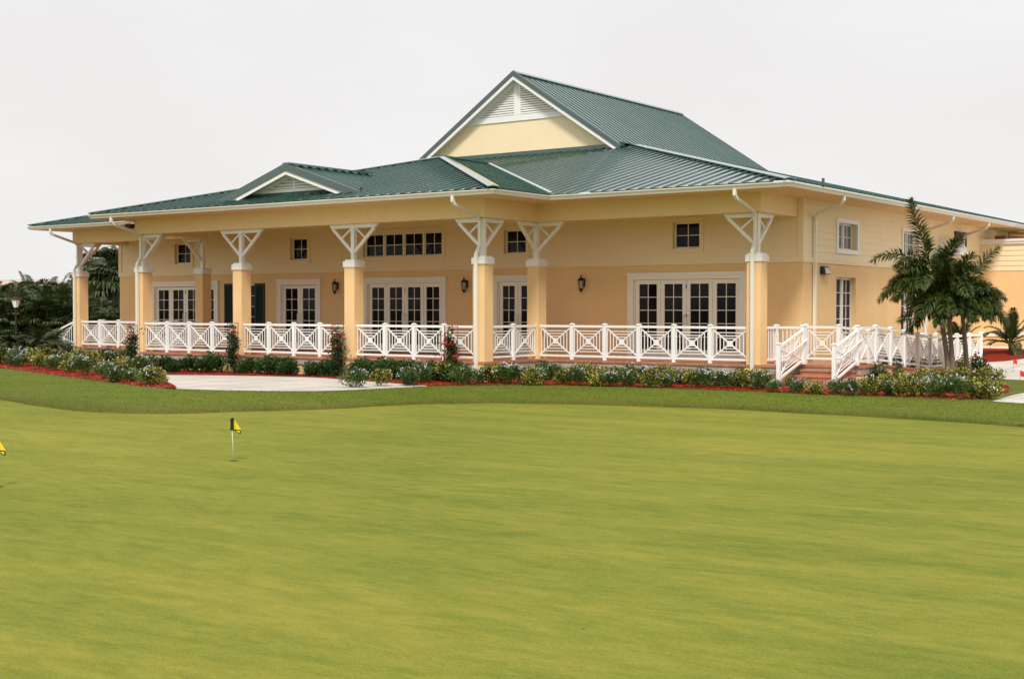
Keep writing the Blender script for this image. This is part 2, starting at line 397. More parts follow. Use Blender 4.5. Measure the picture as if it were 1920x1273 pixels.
m = MB(); m.quad((-2500,-2500,-1.15),(2500,-2500,-1.15),(2500,2500,-1.15),(-2500,2500,-1.15))
tag(m.build('terrain', M['lawn']), 'flat land reaching the horizon', kind='structure')
# pale path across the left front, seen between the flower bed and the porch hedge
CH = MB(); rch = random.Random(5)
def strip(name, a, b, m, dz, label, n=40):
    def samp(c, t):
        s = t*(len(c)-1); i = min(int(s), len(c)-2); k = s-i
        return (c[i][0]+(c[i+1][0]-c[i][0])*k, c[i][1]+(c[i+1][1]-c[i][1])*k)
    mb = MB(); R_ = []
    for j in range(5):
        q = j/4
        row = []
        for i in range(n+1):
            p = samp(a, i/n); r = samp(b, i/n); x = p[0]+(r[0]-p[0])*q; y = p[1]+(r[1]-p[1])*q
            row.append((x, y, ground_z(x, y)+dz))
        R_.append(row)
    if name == 'mulch_bed':
        for _ in range(4200):
            t = rch.random(); q = rch.random() if rch.random() < .55 else (rch.uniform(-.05,.08) if rch.random() < .6 else rch.uniform(.93,1.04)); p = samp(a, t); r = samp(b, t)
            x = p[0]+(r[0]-p[0])*q; y = p[1]+(r[1]-p[1])*q; z = ground_z(x, y)+dz+rch.uniform(.004,.03); an = rch.uniform(0,6.28); l = rch.uniform(.02,.05); w = rch.uniform(.006,.014)
            ca, sa = math.cos(an), math.sin(an); h = rch.uniform(-.012,.02)
            CH.quad((x-ca*l-sa*w, y-sa*l+ca*w, z-h), (x-ca*l+sa*w, y-sa*l-ca*w, z-h), (x+ca*l+sa*w, y+sa*l-ca*w, z+h), (x+ca*l-sa*w, y+sa*l+ca*w, z+h))
    mb = sheet(R_); return tag(mb.build(name, m), label, kind='structure')
strip('path', pz([(-260,664),(-100,661),(20,658),(140,656),(240,676),(300,702),(400,703.5),(500,705),(600,706.5),(700,712),(800,716)]),
      pz([(-260,676),(-100,678),(0,689.6),(100,702),(200,716),(290,727.5),(400,731.5),(500,733.2),(600,733.4),(700,729.5),(800,724.6)]), M['concrete'], .004, 'pale concrete path in front of the porch hedge')
strip('mulch_bed', pz([(240,690),(300,690),(400,690),(500,691),(600,693),(700,697),(900,700),(1100,705),(1300,708),(1430,712),(1470,716)]),
      pz([(240,702),(300,703),(400,703.7),(500,705.3),(600,708),(700,716),(800,723.6),(900,722.2),(1000,721.7),(1130,724),(1300,729.5),(1470,736)]), M['mulch'], .012, 'red mulch bed along the foot of the porch')
strip('mulch_bed', pz([(-160,682),(0,684),(80,668),(170,664),(240,680),(280,700),(310,716),(330,727)]),
      pz([(-160,686),(0,690),(50,696),(100,702.5),(160,710.5),(220,718.5),(280,726),(329,729.7)]), M['mulch'], .012, 'red mulch bed curving round the left flower bed')
strip('mulch_bed', pz([(1440,712),(1500,713),(1600,704),(1700,698),(1800,700),(1860,716),(1893,727)]),
      pz([(1440,735),(1500,737.5),(1600,741),(1700,744.5),(1800,748.5),(1860,747),(1895,733)]), M['mulch'], .018, 'red mulch bed round the palm by the ramp')
strip('path', pz([(1860,752),(1900,741),(1940,733),(2000,727),(2200,722)]), pz([(1869,753.5),(1920,756.6),(2000,761),(2100,766.5),(2200,771)]), M['concrete'], .006, 'pale concrete path at the right edge')
patch('paved_court', [(-13.2,45.2),(-12.6,41.5),(-11.3,39.7),(2,37),(12,37),(12,53.9),(-15.7,53.9),(-15.7,46.5)], M['concrete'], .004, 'wide pale concrete court before the rear wing')
patch('mulch_bed', [(-15.5,46.6),(-13.35,46.5),(-12.9,46.9),(-12.2,49.6),(-11.6,51.9),(-13.8,52.4),(-15.5,52.4)], M['mulch'], .012, 'red mulch triangle under the small palm by the court')
patch('mulch_bed', [(-15.6,36.9),(-14.85,36.9),(-14.85,45.6),(-15.6,45.6)], M['mulch'], .010, 'narrow mulch bed between the side wall and the ramp')
strip('road', [at(-200,74), at(0,72), at(130,70)], [at(-200,66), at(0,64), at(130,63)], M['concrete'], .004, 'pale drive beyond the left flower bed')

# ------------------------------------------------------------------ the clubhouse
W = 36.6; UC = -15.8; UL = -47.1; VA = 34.1; VB = 31.3; CW = .43
CE = [-15.97, -23.49, -28.65, -33.81, -38.97, -46.49]       # right-hand faces of the columns
house = thing('clubhouse', (-31.45, 44, -.6), 'cream and tan clubhouse with green metal roof and deep columned porch', 'clubhouse')
def fv(W0):   # wall facing -v
    return lambda s, d, z: (s, W0-d, z)
def fu(U0):   # wall facing +u
    return lambda s, d, z: (U0+d, s, z)
def wall_holes(mb, P, s0, s1, z0, z1, holes, lap=None, d0=0.0):
    zs = {z0, z1}
    if lap:
        z = z0
        while z < z1: zs.add(round(z, 4)); z += lap
    for h in holes:
        for q in (h[2], h[3]):
            if z0 < q < z1: zs.add(q)
    zs = sorted(zs)
    for a, b in zip(zs[:-1], zs[1:]):
        if b-a < 1e-4: continue
        cuts = sorted([(max(s0, h[0]), min(s1, h[1])) for h in holes if h[2] < b-1e-5 and h[3] > a+1e-5])
        iv = []; c = s0
        for x, y in cuts:
            if x > c: iv.append((c, x))
            c = max(c, y)
        if c < s1: iv.append((c, s1))
        if lap:
            k = math.floor((a-z0)/lap+1e-4)*lap+z0
            da = .017*(1-(a-k)/lap); db = .017*(1-(b-k)/lap)
        else: da = db = 0
        for x, y in iv:
            mb.quad(P(x, d0+da, a), P(y, d0+da, a), P(y, d0+db, b), P(x, d0+db, b))
            if lap and abs(a-k) < 1e-4: mb.quad(P(x, d0, a), P(y, d0, a), P(y, d0+da, a), P(x, d0+da, a))
def pbox(mb, P, s0, s1, z0, z1, d0, d1):
    c = [P(s0,d0,z0), P(s1,d0,z0), P(s1,d1,z0), P(s0,d1,z0)]; t = [P(s0,d0,z1), P(s1,d0,z1), P(s1,d1,z1), P(s0,d1,z1)]
    mb.hexa(c, t)
def frame_rect(mb, P, s0, s1, z0, z1, w, d0, d1, sill=None, wt=None):
    wt = w if wt is None else wt; wb = w if sill is None else sill
    pbox(mb, P, s0, s0+w, z0, z1, d0, d1); pbox(mb, P, s1-w, s1, z0, z1, d0, d1)
    pbox(mb, P, s0+w, s1-w, z1-wt, z1, d0, d1)
    if wb > 0: pbox(mb, P, s0+w, s1-w, z0, z0+wb, d0, d1)
def reveal(mb, P, s0, s1, z0, z1, dep):
    for a, b, c, d in (((s0,z0),(s0,z1),0,0), ((s1,z0),(s1,z1),0,0), ((s0,z1),(s1,z1),0,0), ((s0,z0),(s1,z0),0,0)):
        mb.quad(P(a[0],0,a[1]), P(b[0],0,b[1]), P(b[0],-dep,b[1]), P(a[0],-dep,a[1]))
def sash(fr, gl, P, s0, s1, z0, z1, d, nx, nz, st=.05, mu=.022, bot=None, top=None):
    bot = st if bot is None else bot; top = st if top is None else top
    pbox(fr, P, s0, s0+st, z0, z1, d-.02, d+.02); pbox(fr, P, s1-st, s1, z0, z1, d-.02, d+.02)
    pbox(fr, P, s0+st, s1-st, z1-top, z1, d-.02, d+.02); pbox(fr, P, s0+st, s1-st, z0, z0+bot, d-.02, d+.02)
    a, b, c, e = s0+st, s1-st, z0+bot, z1-top
    for i in range(1, nx): x = a+(b-a)*i/nx; pbox(fr, P, x-mu/2, x+mu/2, c, e, d-.012, d+.012)
    for j in range(1, nz):
        z = c+(e-c)*j/nz
        for i in range(nx): pbox(fr, P, a+(b-a)*i/nx+mu/2, a+(b-a)*(i+1)/nx-mu/2, z-mu/2, z+mu/2, d-.011, d+.011)
    gl.quad(P(a-.01,d-.008,c-.01), P(b+.01,d-.008,c-.01), P(b+.01,d-.008,e+.01), P(a-.01,d-.008,e+.01))

FRONT = fv(W); SIDE = fu(UC)
ZB = 2.93
doors = [(-21.73,-17.61,4), (-27.1,-25.08,2), (-33.05,-29.13,4), (-37.51,-35.19,2), (-44.99,-40.85,4)]
wins = [(-20.24,-19.04,3.29,4.38,1), (-26.75,-25.56,3.29,4.37,1), (-33.16,-29.18,3.31,4.43,4), (-36.92,-35.74,3.29,4.40,1), (-43.61,-42.36,3.28,4.38,1)]
shut = (-39.93,-38.78,.35,2.55)
holes_l = [(a+.22, b-.22, -.01, 2.46) for a, b, n in doors]+[shut]
holes_u = [(a+.12, b-.12, c+.12, d-.12) for a, b, c, d, n in wins]
m = MB(); wall_holes(m, FRONT, UL, UC, -.9, ZB, holes_l, d0=.0)
for h in holes_l: reveal(m, FRONT, *h, .16)
m.quad((UL,W,-.9),(UL,52,-.9),(UL,52,ZB),(UL,W,ZB))
m.build('stucco_wall', M['stucco'], house)
m = MB(); wall_holes(m, FRONT, UL+.16, UC-.16, ZB+.20, 4.95, holes_u, lap=.2)
for h in holes_u: reveal(m, FRONT, *h, .16)
m.quad((UL-.01,W,ZB),(UL-.01,52,ZB),(UL-.01,52,4.95),(UL-.01,W,4.95))
m.build('siding_wall', M['siding'], house)
m = MB(); pbox(m, FRONT, UL-.03, UC+.03, ZB, ZB+.20, -.01, .042)                     # belt board and corner boards
pbox(m, FRONT, UL-.03, UL+.16, ZB+.20, 4.9, -.01, .042); pbox(m, FRONT, UC-.16, UC+.03, ZB+.20, 4.9, -.01, .042)
pbox(m, FRONT, UL+.16, UC-.16, 4.5, 4.9, -.01, .040)
m.build('belt_board', M['cream'], house)
# side wall
SW = [(39.08,40.92,3.27,4.36), (44.92,46.75,3.27,4.36)]
SD = [(39.12,40.76,.35,2.54), (44.95,46.6,.35,2.54)]
hu = [(a+.12,b-.12,c+.12,d-.12) for a,b,c,d in SW]
m = MB(); wall_holes(m, SIDE, W, 62, -.9, ZB, SD)
for h in SD: reveal(m, SIDE, *h, .2)
m.build('stucco_wall', M['stucco'], house)
m = MB(); wall_holes(m, SIDE, W+.045, 62, ZB+.14, 4.95, hu, lap=.2)
for h in hu: reveal(m, SIDE, *h, .2)
m.build('siding_wall', M['siding'], house)
m = MB(); pbox(m, SIDE, W+.0, 62, ZB, ZB+.14, -.01, .036)
m.build('belt_board', M['siding'], house)

# windows and doors
def window(P, a, b, c, d, n, wm=M['cream'], gm=M['glass'], nx=2, nz=2, dep=-.12, label=None, trim=True):
    o = MB()
    if trim: frame_rect(o, P, a, b, c, d, .135, -.02, .05)
    root = o.build('window', wm, house) if trim else None
    fr, gl = MB(), MB(); s0, s1, z0, z1 = a+.12, b-.12, c+.12, d-.12
    if not trim: s0, s1, z0, z1 = a, b, c, d
    for i in range(n):
        x0 = s0+(s1-s0)*i/n; x1 = s0+(s1-s0)*(i+1)/n
        sash(fr, gl, P, x0+.005, x1-.005, z0+.002, z1-.002, dep, nx, nz, .065)
        if i: pbox(fr, P, x0-.03, x0+.03, z0, z1, dep+.022, dep+.06)
    if root is None: root = fr.build('window', M['white'], house); g = gl.build('glass', gm, root)
    else: fr.build('sash', M['white'] if P is SIDE else M['doorp'], root); gl.build('glass', gm, root)
    return root
for a, b, c, d, n in wins: window(FRONT, a, b, c, d, n)
for i, (a, b, c, d) in enumerate(SW): window(SIDE, a, b, c, d, 2, M['white'], M['blind'], 2, 2, -.17)
for a, b, c, d in SD: window(SIDE, a, b, c, d, 2, gm=M['curtain'], nx=2, nz=5, dep=-.17, trim=False)
window(FRONT, shut[0], shut[1], shut[2], shut[3], 1, nx=2, nz=5, trim=False)
for s0, s1 in ((-40.50,-39.95), (-38.76,-38.21)):
    m = MB(); frame_rect(m, FRONT, s0, s1, .33, 2.56, .07, .0, .045)
    z = .42
    while z < 2.45: 
        m.hexa([FRONT(s0+.07,.01,z),FRONT(s1-.07,.01,z),FRONT(s1-.07,.038,z-.03),FRONT(s0+.07,.038,z-.03)],
               [FRONT(s0+.07,.012,z+.012),FRONT(s1-.07,.012,z+.012),FRONT(s1-.07,.04,z-.018),FRONT(s0+.07,.04,z-.018)]); z += .045
    pbox(m, FRONT, s0+.07, s1-.07, .4, 2.49, .0, .012)
    m.build('shutter', M['shutter'], house)
def french(a, b, n):
    t = MB(); frame_rect(t, FRONT, a, b, 0.0, 2.66, .20, -.02, .05, sill=0, wt=.18)
    pbox(t, FRONT, a+.002, a+.05, 0, 2.66, .05, .075); pbox(t, FRONT, b-.05, b-.002, 0, 2.66, .05, .075); pbox(t, FRONT, a-.015, b+.015, 2.60, 2.69, .03, .09)
    root = t.build('french_door', M['doorp'], house)
    lf, gl = MB(), MB(); s0, s1 = a+.24, b-.24
    pbox(lf, FRONT, s0-.02, s0, 0, 2.46, -.1, .0); pbox(lf, FRONT, s1, s1+.02, 0, 2.46, -.1, .0); pbox(lf, FRONT, s0, s1, 2.45, 2.465, -.1, .0)
    for i in range(n):
        x0 = s0+(s1-s0)*i/n; x1 = s0+(s1-s0)*(i+1)/n
        sash(lf, gl, FRONT, x0+.006, x1-.006, .015, 2.445, -.07, 2, 5, .13, .022, bot=.27, top=.11)
        for hz in (.4, 1.3, 2.2):
            xx = x0 if (i % 2 == 0) else x1
            if n == 4 and i in (0, 3): xx = x1 if i == 0 else x0
            pbox(lf, FRONT, xx-.012, xx+.012, hz, hz+.1, -.05, -.03)
    mid = (s0+s1)/2
    for sgn in (-1, 1):
        x = mid+sgn*.075
        hd = MB(); hd.tube([FRONT(x,-.05,1.38), FRONT(x,.03,1.38), FRONT(x,.03,1.0), FRONT(x,-.05,1.0)], .013, 6); hd.build('handle', M['steel'], root)
    lf.build('door_leaf', M['doorp'], root); gl.build('glass', M['glass'], root)
for d in doors: french(*d)

# floor, slab, steps
m = MB()
top = [(-15.97,VA-.02),(-15.3,VA-.02),(-15.3,35.15)]
def slabpiece(m, x0, x1, y0, y1, zt, zb): m.box(x0, x1, y0, y1, zb, zt)
ST0, ST1 = -15.14, -13.56
# brick surface and nosing
m.box(CE[4]-CW-.05, CE[1]+.05, VB-.05, VA-.05, -.07, 0); m.box(UL, -15.27, VA-.05, W+.02, -.07, 0)
m.box(-15.27, ST1+.12, 35.15, W+.02, -.07, 0)
m.build('porch_floor', M['brick'], house)
m = MB()
m.box(CE[4]-CW-.02, CE[1]+.02, VB-.02, VA-.02, -.26, -.071); m.box(UL+.02, -15.30, VA-.02, W, -.26, -.071); m.box(-15.30, ST1+.09, 35.19, W, -.26, -.071)
m.build('slab_edge', M['slab'], house)
m = MB()
m.box(CE[4]-CW+.01, CE[1]-.01, VB+.01, VA+.01, -1.1, -.261); m.box(UL+.05, -15.33, VA+.01, W-.01, -1.1, -.261); m.box(-15.33, ST1+.06, 35.22, W-.01, -1.1, -.261)
m.build('foundation_wall', M['stucco'], house)
m = MB()
for i in range(1, 5):
    z = -.143*i
    m.box(ST0+.03, ST1-.03, 35.15-.34*i, 35.18-.34*(i-1), z-.045, z); m.box(ST0+.05, ST1-.05, 35.15-.34*i+.025, 35.18-.34*(i-1), -1.0, z-.046)
m.build('stairs', M['brick'], house)
# ramp beside the wall
def ramp_z(v): return -.0-.36*min(1, max(0, (v-W)/4.6))
m = MB(); rv = [W, 38, 39.5, 41.2, 46.4]
for a, b in zip(rv[:-1], rv[1:]):
    za, zb = ramp_z(a), ramp_z(b)
    m.hexa([(-14.72,a,-1.1),(-13.45,a,-1.1),(-13.45,b,-1.1),(-14.72,b,-1.1)], [(-14.72,a,za-.075),(-13.45,a,za-.075),(-13.45,b,zb-.075),(-14.72,b,zb-.075)])
m.build('ramp_base', M['stucco'], house)
m = MB()
for a, b in zip(rv[:-1], rv[1:]):
    za, zb = ramp_z(a), ramp_z(b)
    m.hexa([(-14.76,a,za-.07),(-13.41,a,za-.07),(-13.41,b,zb-.07),(-14.76,b,zb-.07)], [(-14.76,a,za),(-13.41,a,za),(-13.41,b,zb),(-14.76,b,zb)])
m.build('ramp_deck', M['brick'], house)

# columns with caps and brackets
BZ0, BZ1 = 4.26, 4.80
def column(e, v0, arms):
    x0, x1, y0, y1 = e-CW, e, v0, v0+CW
    m = MB(); m.box(x0, x1, y0, y1, -.02, 2.89); m.box(x0-.025, x1+.025, y0-.025, y1+.025, -1.0, -.021)
    o = m.build('column', M['stucco'], house)
    m = MB(); m.box(x0-.03, x1+.03, y0-.03, y1+.03, 2.885, 3.07); m.box(x0+.015, x1-.015, y0+.015, y1-.015, 3.071, 3.12)
    m.build('cap', M['white'], o)
    cx, cy = e-CW/2, v0+CW/2; k = .07
    m = MB(); m.box(cx-k, cx+k, cy-k, cy+k, 3.121, BZ0-.003)
    for dx, dy in arms:
        d = Vector((dx, dy, 0)); a = Vector((cx, cy, 0))+d*(k+.001); side = Vector((-dy, dx, 0))
        def q(s, z, t=.05): return (a+d*s+Vector((0,0,z))-side*t, a+d*s+Vector((0,0,z))+side*t)
        lo = [*q(0, BZ0-.13), *reversed(q(.86, BZ0-.13))]; hi = [*q(0, BZ0-.004), *reversed(q(.97, BZ0-.004))]
        m.hexa(lo, hi)
        p0 = a+d*.82+Vector((0,0,BZ0-.135)); p1 = a+d*-.01+Vector((0,0,3.38))
        m.bar(p0, p1, .09, .085, side)
        mid = p0.lerp(p1, .44); m.bar(mid, a+d*.02+Vector((0,0,BZ0-.14)), .05, .045, side)
    m.build('bracket', M['white'], o)
    return o
U_, V_ = (1,0), (0,1); NU, NV = (-1,0), (0,-1)
column(CE[0], VA, [NU, V_]); column(CE[1], VB, [NU, V_]); column(CE[2], VB, [U_, NU]); column(CE[3], VB, [U_, NU])
column(CE[4], VB, [U_, V_]); column(CE[5], VA, [U_, V_]); column(CE[1], VA, [U_, NV]); column(CE[4], VA, [NU, NV])
# beams
def beam(x0, x1, y0, y1):
    m = MB(); m.box(x0, x1, y0, y1, BZ0, BZ1); m.build('beam', M['beamp'], house)
bt = .36
beam(CE[4]-CW, CE[1], VB, VB+bt); beam(CE[1]-bt, CE[1], VB+bt, VA); beam(CE[4]-CW, CE[4]-CW+bt, VB+bt, VA)
beam(CE[1]-bt, CE[0], VA, VA+bt); beam(CE[5]-CW, CE[4]-CW+bt, VA, VA+bt)
beam(CE[0]-bt, CE[0], VA+bt, W-.043); beam(CE[5]-CW, CE[5]-CW+bt, VA+bt, W-.043)
# ceiling and soffits
m = MB(); zc = 4.79
m.box(CE[4]-CW+bt, CE[1]-bt, VB+bt, VA, zc-.02, zc+.02); m.box(CE[5]-CW+bt, CE[0]-bt, VA+bt, W-.041, zc-.02, zc+.02); m.box(CE[4]-CW+bt, CE[1]-bt, VA+.001, VA+bt, zc-.02, zc+.02)
m.build('porch_ceiling', M['soffit'], house)
UR_, ULL = -14.55, -48.15; VE, VEB = 32.85, 30.05; UBL, UBR = -40.4, -22.24; ZE = 4.93
zs = 4.80
m = MB()
m.box(UBL+.1, UBR-.1, VEB+.1, VB, zs, zs+.03); m.box(CE[1], UBR-.1, VB, VE+.1, zs, zs+.03); m.box(UBL+.1, CE[4]-CW, VB, VE+.1, zs, zs+.03)
m.box(CE[1], UR_-.1, VE+.1, VA, zs, zs+.03); m.box(ULL+.1, CE[4]-CW, VE+.1, VA, zs, zs+.03)
m.box(CE[0], UR_-.1, VA, W, zs, zs+.03); m.box(UC+.0, UR_-.1, W, 62, zs, zs+.03); m.box(ULL+.1, CE[5]-CW, VA, W, zs, zs+.03); m.box(ULL+.1, UL-.01, W, 52, zs, zs+.03)
m.build('soffit', M['soffit'], house)
# gutters: K profile swept along the eaves
def gutter(path, closed=False):
    m = MB(); prof = [(-.11,-.13),(-.03,-.13),(-.005,-.07),(.03,-.03),(.035,.0),(.0,.005),(-.11,.005)]
    P = [Vector((*p, 0)) for p in path]; rings = []
    for i, p in enumerate(P):
        a = (P[i]-P[i-1]).normalized() if i else None; b = (P[i+1]-P[i]).normalized() if i < len(P)-1 else None
        na = Vector((a.y, -a.x, 0)) if a else None; nb = Vector((b.y, -b.x, 0)) if b else None
        if na and nb: n = (na+nb).normalized(); n = n/max(.3, n.dot(na))
        else: n = na or nb
        rings.append([(p.x+n.x*d, p.y+n.y*d, ZE+z) for d, z in prof])
    k = len(prof)
    for i in range(len(rings)-1):
        m.add(rings[i]+rings[i+1], [(j, (j+1) % k, k+(j+1) % k, k+j) for j in range(k)])
    m.add(rings[0], [tuple(range(k))]); m.add(rings[-1], [tuple(range(k))])
    return m.build('gutter', M['gutter'], house)
gutter([(ULL,52),(ULL,VE),(UBL,VE),(UBL,VEB),(UBR,VEB),(UBR,VE),(UR_,VE),(UR_,62)])
# roof planes
S = .25
def inside_intervals(poly, e, ax):
    r = []
    for i in range(len(poly)):
        a, b = poly[i], poly[(i+1) % len(poly)]
        ea, eb = a[ax], b[ax]
        if (ea-e)*(eb-e) < 0:
            t = (e-ea)/(eb-ea); r.append(a[1-ax]+(b[1-ax]-a[1-ax])*t)
    r.sort(); return list(zip(r[::2], r[1::2]))
def plane(poly, zf, ax, m, pitch=.405, off=0, rh=.036, rw=.02, trim0=0):
    # ax = plan axis along the eave; ribs run along the other one
    m.poly([(x, y, zf(x, y)) for x, y in poly])
    lo, hi = min(p[ax] for p in poly), max(p[ax] for p in poly); e = lo+off
    while e < hi:
        for a, b in inside_intervals(poly, e, ax):
            if b-a < .08: continue
            pts = []
            for (de, w) in ((-rw/2,a),(rw/2,a),(rw/2,b),(-rw/2,b)):
                x, y = (e+de, w) if ax == 0 else (w, e+de); pts.append((x, y, zf(x, y)))
            m.hexa([(p[0],p[1],p[2]-.01) for p in pts], [(p[0],p[1],p[2]+rh) for p in pts])
        e += pitch
zA = lambda x, y: ZE+.03+S*(y-VE); zB = lambda x, y: ZE+.03+S*(y-VEB)
zR = lambda x, y: ZE+.03+S*(UR_-x); zL = lambda x, y: ZE+.03+S*(x-ULL)
zBR = lambda x, y: ZE+.03+S*(UBR-x); zBL = lambda x, y: ZE+.03+S*(x-UBL)
GV = 44.2; dA = GV-VE
m = MB()
plane([(ULL,VE),(UR_,VE),(UR_-dA,GV),(ULL+dA,GV)], zA, 0, m, off=.2)
plane([(UR_,VE),(UR_,62),(-20.5,62),(-20.5,58.4),(-27.3,58.4),(-27.3,GV),(UR_-dA,GV)], zR, 1, m, off=.3)
plane([(ULL,VE),(ULL+dA,GV),(-35.6,GV),(-35.6,58.4),(ULL+4,58.4),(ULL,54)], zL, 1, m, off=.3)
m.build('roof', M['roof'], house)
hw = (UBR-UBL)/2; um = (UBR+UBL)/2; zt = hw*S
m = MB()
plane([(UBL,VEB),(UBR,VEB),(um,VEB+hw)], zB, 0, m, off=.13)
plane([(UBR,VEB),(UBR,VE),(um,VE+hw),(um,VEB+hw)], zBR, 1, m, off=.3)
plane([(UBL,VEB),(um,VEB+hw),(um,VE+hw),(UBL,VE)], zBL, 1, m, off=.3)
m.build('roof', M['roof'], house)
# hip, ridge and valley caps
m = MB()
def cap(p, q, w=.26, h=.05, up=(0,0,1)): m.bar(p, q, w, h, up)
def lift(f, x, y, d=.045): return (x, y, f(x, y)+d)
def fold(p, q, n1, n2, w=.17, t=.03):      # two flat wings folded over a hip
    p, q = Vector(p), Vector(q)
    for n in (n1, n2):
        n = Vector(n); m.hexa([p, q, q+n*w, p+n*w], [p+Vector((0,0,t)), q+Vector((0,0,t)), q+n*w+Vector((0,0,t)), p+n*w+Vector((0,0,t))])
r2 = .7071
def hip(p, q, f):   # p,q plan points
    P0 = Vector((p[0], p[1], f(*p)+.05)); Q0 = Vector((q[0], q[1], f(*q)+.05))
    d = Vector((q[0]-p[0], q[1]-p[1], 0)).normalized()
    s = Vector((-d.y, d.x, 0)); 
    fold(P0, Q0, s+Vector((0,0,-S*r2)), -s+Vector((0,0,-S*r2)))
hip((UR_,VE), (UR_-dA,GV), zA); hip((ULL,VE), (ULL+dA,GV), zA)
hip((UBR,VEB), (um,VEB+hw), zB); hip((UBL,VEB), (um,VEB+hw), zB)
m.bar((um,VEB+hw-.1,ZE+.03+zt+.05), (um,VE+hw,ZE+.03+zt+.05), .3, .05)
m.build('hip_cap', M['cap'], house)
m = MB()       # valley flashing beside the projecting porch roof
def valley(p, q, f, dz=.012):
    P0 = Vector((p[0], p[1], f(*p)+dz)); Q0 = Vector((q[0], q[1], f(*q)+dz)); s = Vector((.0, .13, .13*S))
    m.hexa([P0, Q0, Q0+s, P0+s], [P0+Vector((0,0,.02)), Q0+Vector((0,0,.02)), Q0+s+Vector((0,0,.02)), P0+s+Vector((0,0,.02))])
valley((UBR,VE+.02), (um,VE+hw), zA, .04)
m.build('valley_strip', M['valley'], house); m = MB()
m.bar((-36.3,GV-.02,zA(0,GV)+.07), (-26.4,GV-.02,zA(0,GV)+.07), .05, .16)
m.build('flashing', M['flash'], house)
# upper gabled roof
GR = 43.85; GE = 58.0; ZR_ = 11.12; SM = .66; GU = -31.45; ZLOW = 7.8; hwid = (ZR_-ZLOW)/SM
zgR = lambda x, y: ZR_-SM*(x-GU); zgL = lambda x, y: ZR_-SM*(GU-x)
m = MB()
plane([(GU,GR),(GU+hwid,GR),(GU+hwid,GE),(GU,GE)], zgR, 1, m, off=.25)
plane([(GU,GR),(GU-hwid,GR),(GU-hwid,GE),(GU,GE)], zgL, 1, m, off=.25)
for sg in (1, -1): m.hexa([(GU,GR,ZR_+.05),(GU+sg*.16,GR,ZR_+.05-SM*.16),(GU+sg*.16,GE,ZR_+.05-SM*.16),(GU,GE,ZR_+.05)],[(GU,GR,ZR_+.08),(GU+sg*.16,GR,ZR_+.08-SM*.16),(GU+sg*.16,GE,ZR_+.08-SM*.16),(GU,GE,ZR_+.08)])
m.build('upper_roof', M['roof'], house)
m = MB()
m2 = MB()
for sg in (1, -1):
    a = Vector((GU, GR-.012, ZR_)); b = Vector((GU+sg*(hwid+.02), GR-.012, ZLOW-.01))
    for (mm, o0, o1, y0, y1) in ((m, .06, -.14, -.03, .03), (m2, -.14, -.30, -.005, .05)):
        mm.hexa([a+Vector((0,y0,o1)), b+Vector((0,y0,o1)), b+Vector((0,y1,o1)), a+Vector((0,y1,o1))], [a+Vector((0,y0,o0)), b+Vector((0,y0,o0)), b+Vector((0,y1,o0)), a+Vector((0,y1,o0))])
    # soffit board under the rake
    m2.hexa([(GU,GR,ZR_-.16),(GU+sg*hwid,GR,ZLOW-.16),(GU+sg*hwid,GV+.02,ZLOW-.16),(GU,GV+.02,ZR_-.16)],[(GU,GR,ZR_-.13),(GU+sg*hwid,GR,ZLOW-.13),(GU+sg*hwid,GV+.02,ZLOW-.13),(GU,GV+.02,ZR_-.13)])
m.build('rake_edge', M['flash'], house); m2.build('bargeboard', M['white'], house)
m = MB(); m.poly([(GU-hwid-.2,GV,7.4),(GU+hwid+.2,GV,7.4),(GU+hwid,GV,ZLOW-.1),(GU,GV,ZR_-.12),(GU-hwid,GV,ZLOW-.1)])
m.build('gable_wall', M['siding'], house); m = MB(); m.poly([(GU-hwid-.2,GE-.3,5),(GU+hwid+.2,GE-.3,5),(GU+hwid,GE-.3,ZLOW-.1),(GU,GE-.3,ZR_-.12),(GU-hwid,GE-.3,ZLOW-.1)])
m.build('rear_gable_wall', M['siding'], house)
def vent(cx, v, z0, z1, half, board, kp, name='gable_vent'):
    # triangular louvred vent: white boards, king post and slanted slats
    mb = MB(); P = fv(v)
    sl_ = (z1-z0)/half
    mb.hexa([P(cx-half,0,z0),P(cx+half,0,z0),P(cx+half,.04,z0),P(cx-half,.04,z0)],[P(cx-half+board/sl_,0,z0+board),P(cx+half-board/sl_,0,z0+board),P(cx+half-board/sl_,.04,z0+board),P(cx-half+board/sl_,.04,z0+board)])
    for sg in (1,-1):
        a, b = (cx, z1), (cx+sg*(half-board/sl_), z0+board); w_ = board*.8*math.sqrt(1+sl_*sl_)
        mb.hexa([P(a[0],0,a[1]-w_),P(b[0]-sg*w_/sl_,0,b[1]),P(b[0]-sg*w_/sl_,.038,b[1]),P(a[0],.038,a[1]-w_)],[P(a[0],0,a[1]),P(b[0],0,b[1]),P(b[0],.038,b[1]),P(a[0],.038,a[1])])
    pbox(mb, P, cx-kp, cx+kp, z0+board, z1-w_*.9, 0, .045)
    o = mb.build(name, M['white'], house)
    s = MB(); step = .095; z = z0+board+.02; ztop = z1-w_
    while z < ztop-.05:
        h = (ztop-z-.04)/sl_
        if h > kp+.03:
            for x0, x1 in ((cx-h,cx-kp),(cx+kp,cx+h)):
                s.hexa([P(x0,.006,z+.055),P(x1,.006,z+.055),P(x1,.034,z+.0),P(x0,.034,z+.0)],[P(x0,.006,z+.07),P(x1,.006,z+.07),P(x1,.034,z+.045),P(x0,.034,z+.045)])
        z += step
    s.build('louvre', M['white'], o)
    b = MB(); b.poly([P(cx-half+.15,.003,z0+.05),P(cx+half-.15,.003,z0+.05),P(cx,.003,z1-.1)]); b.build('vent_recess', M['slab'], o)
vent(GU-.02, GV-.002, 9.20, ZR_-.14, 2.66, .24, .16)
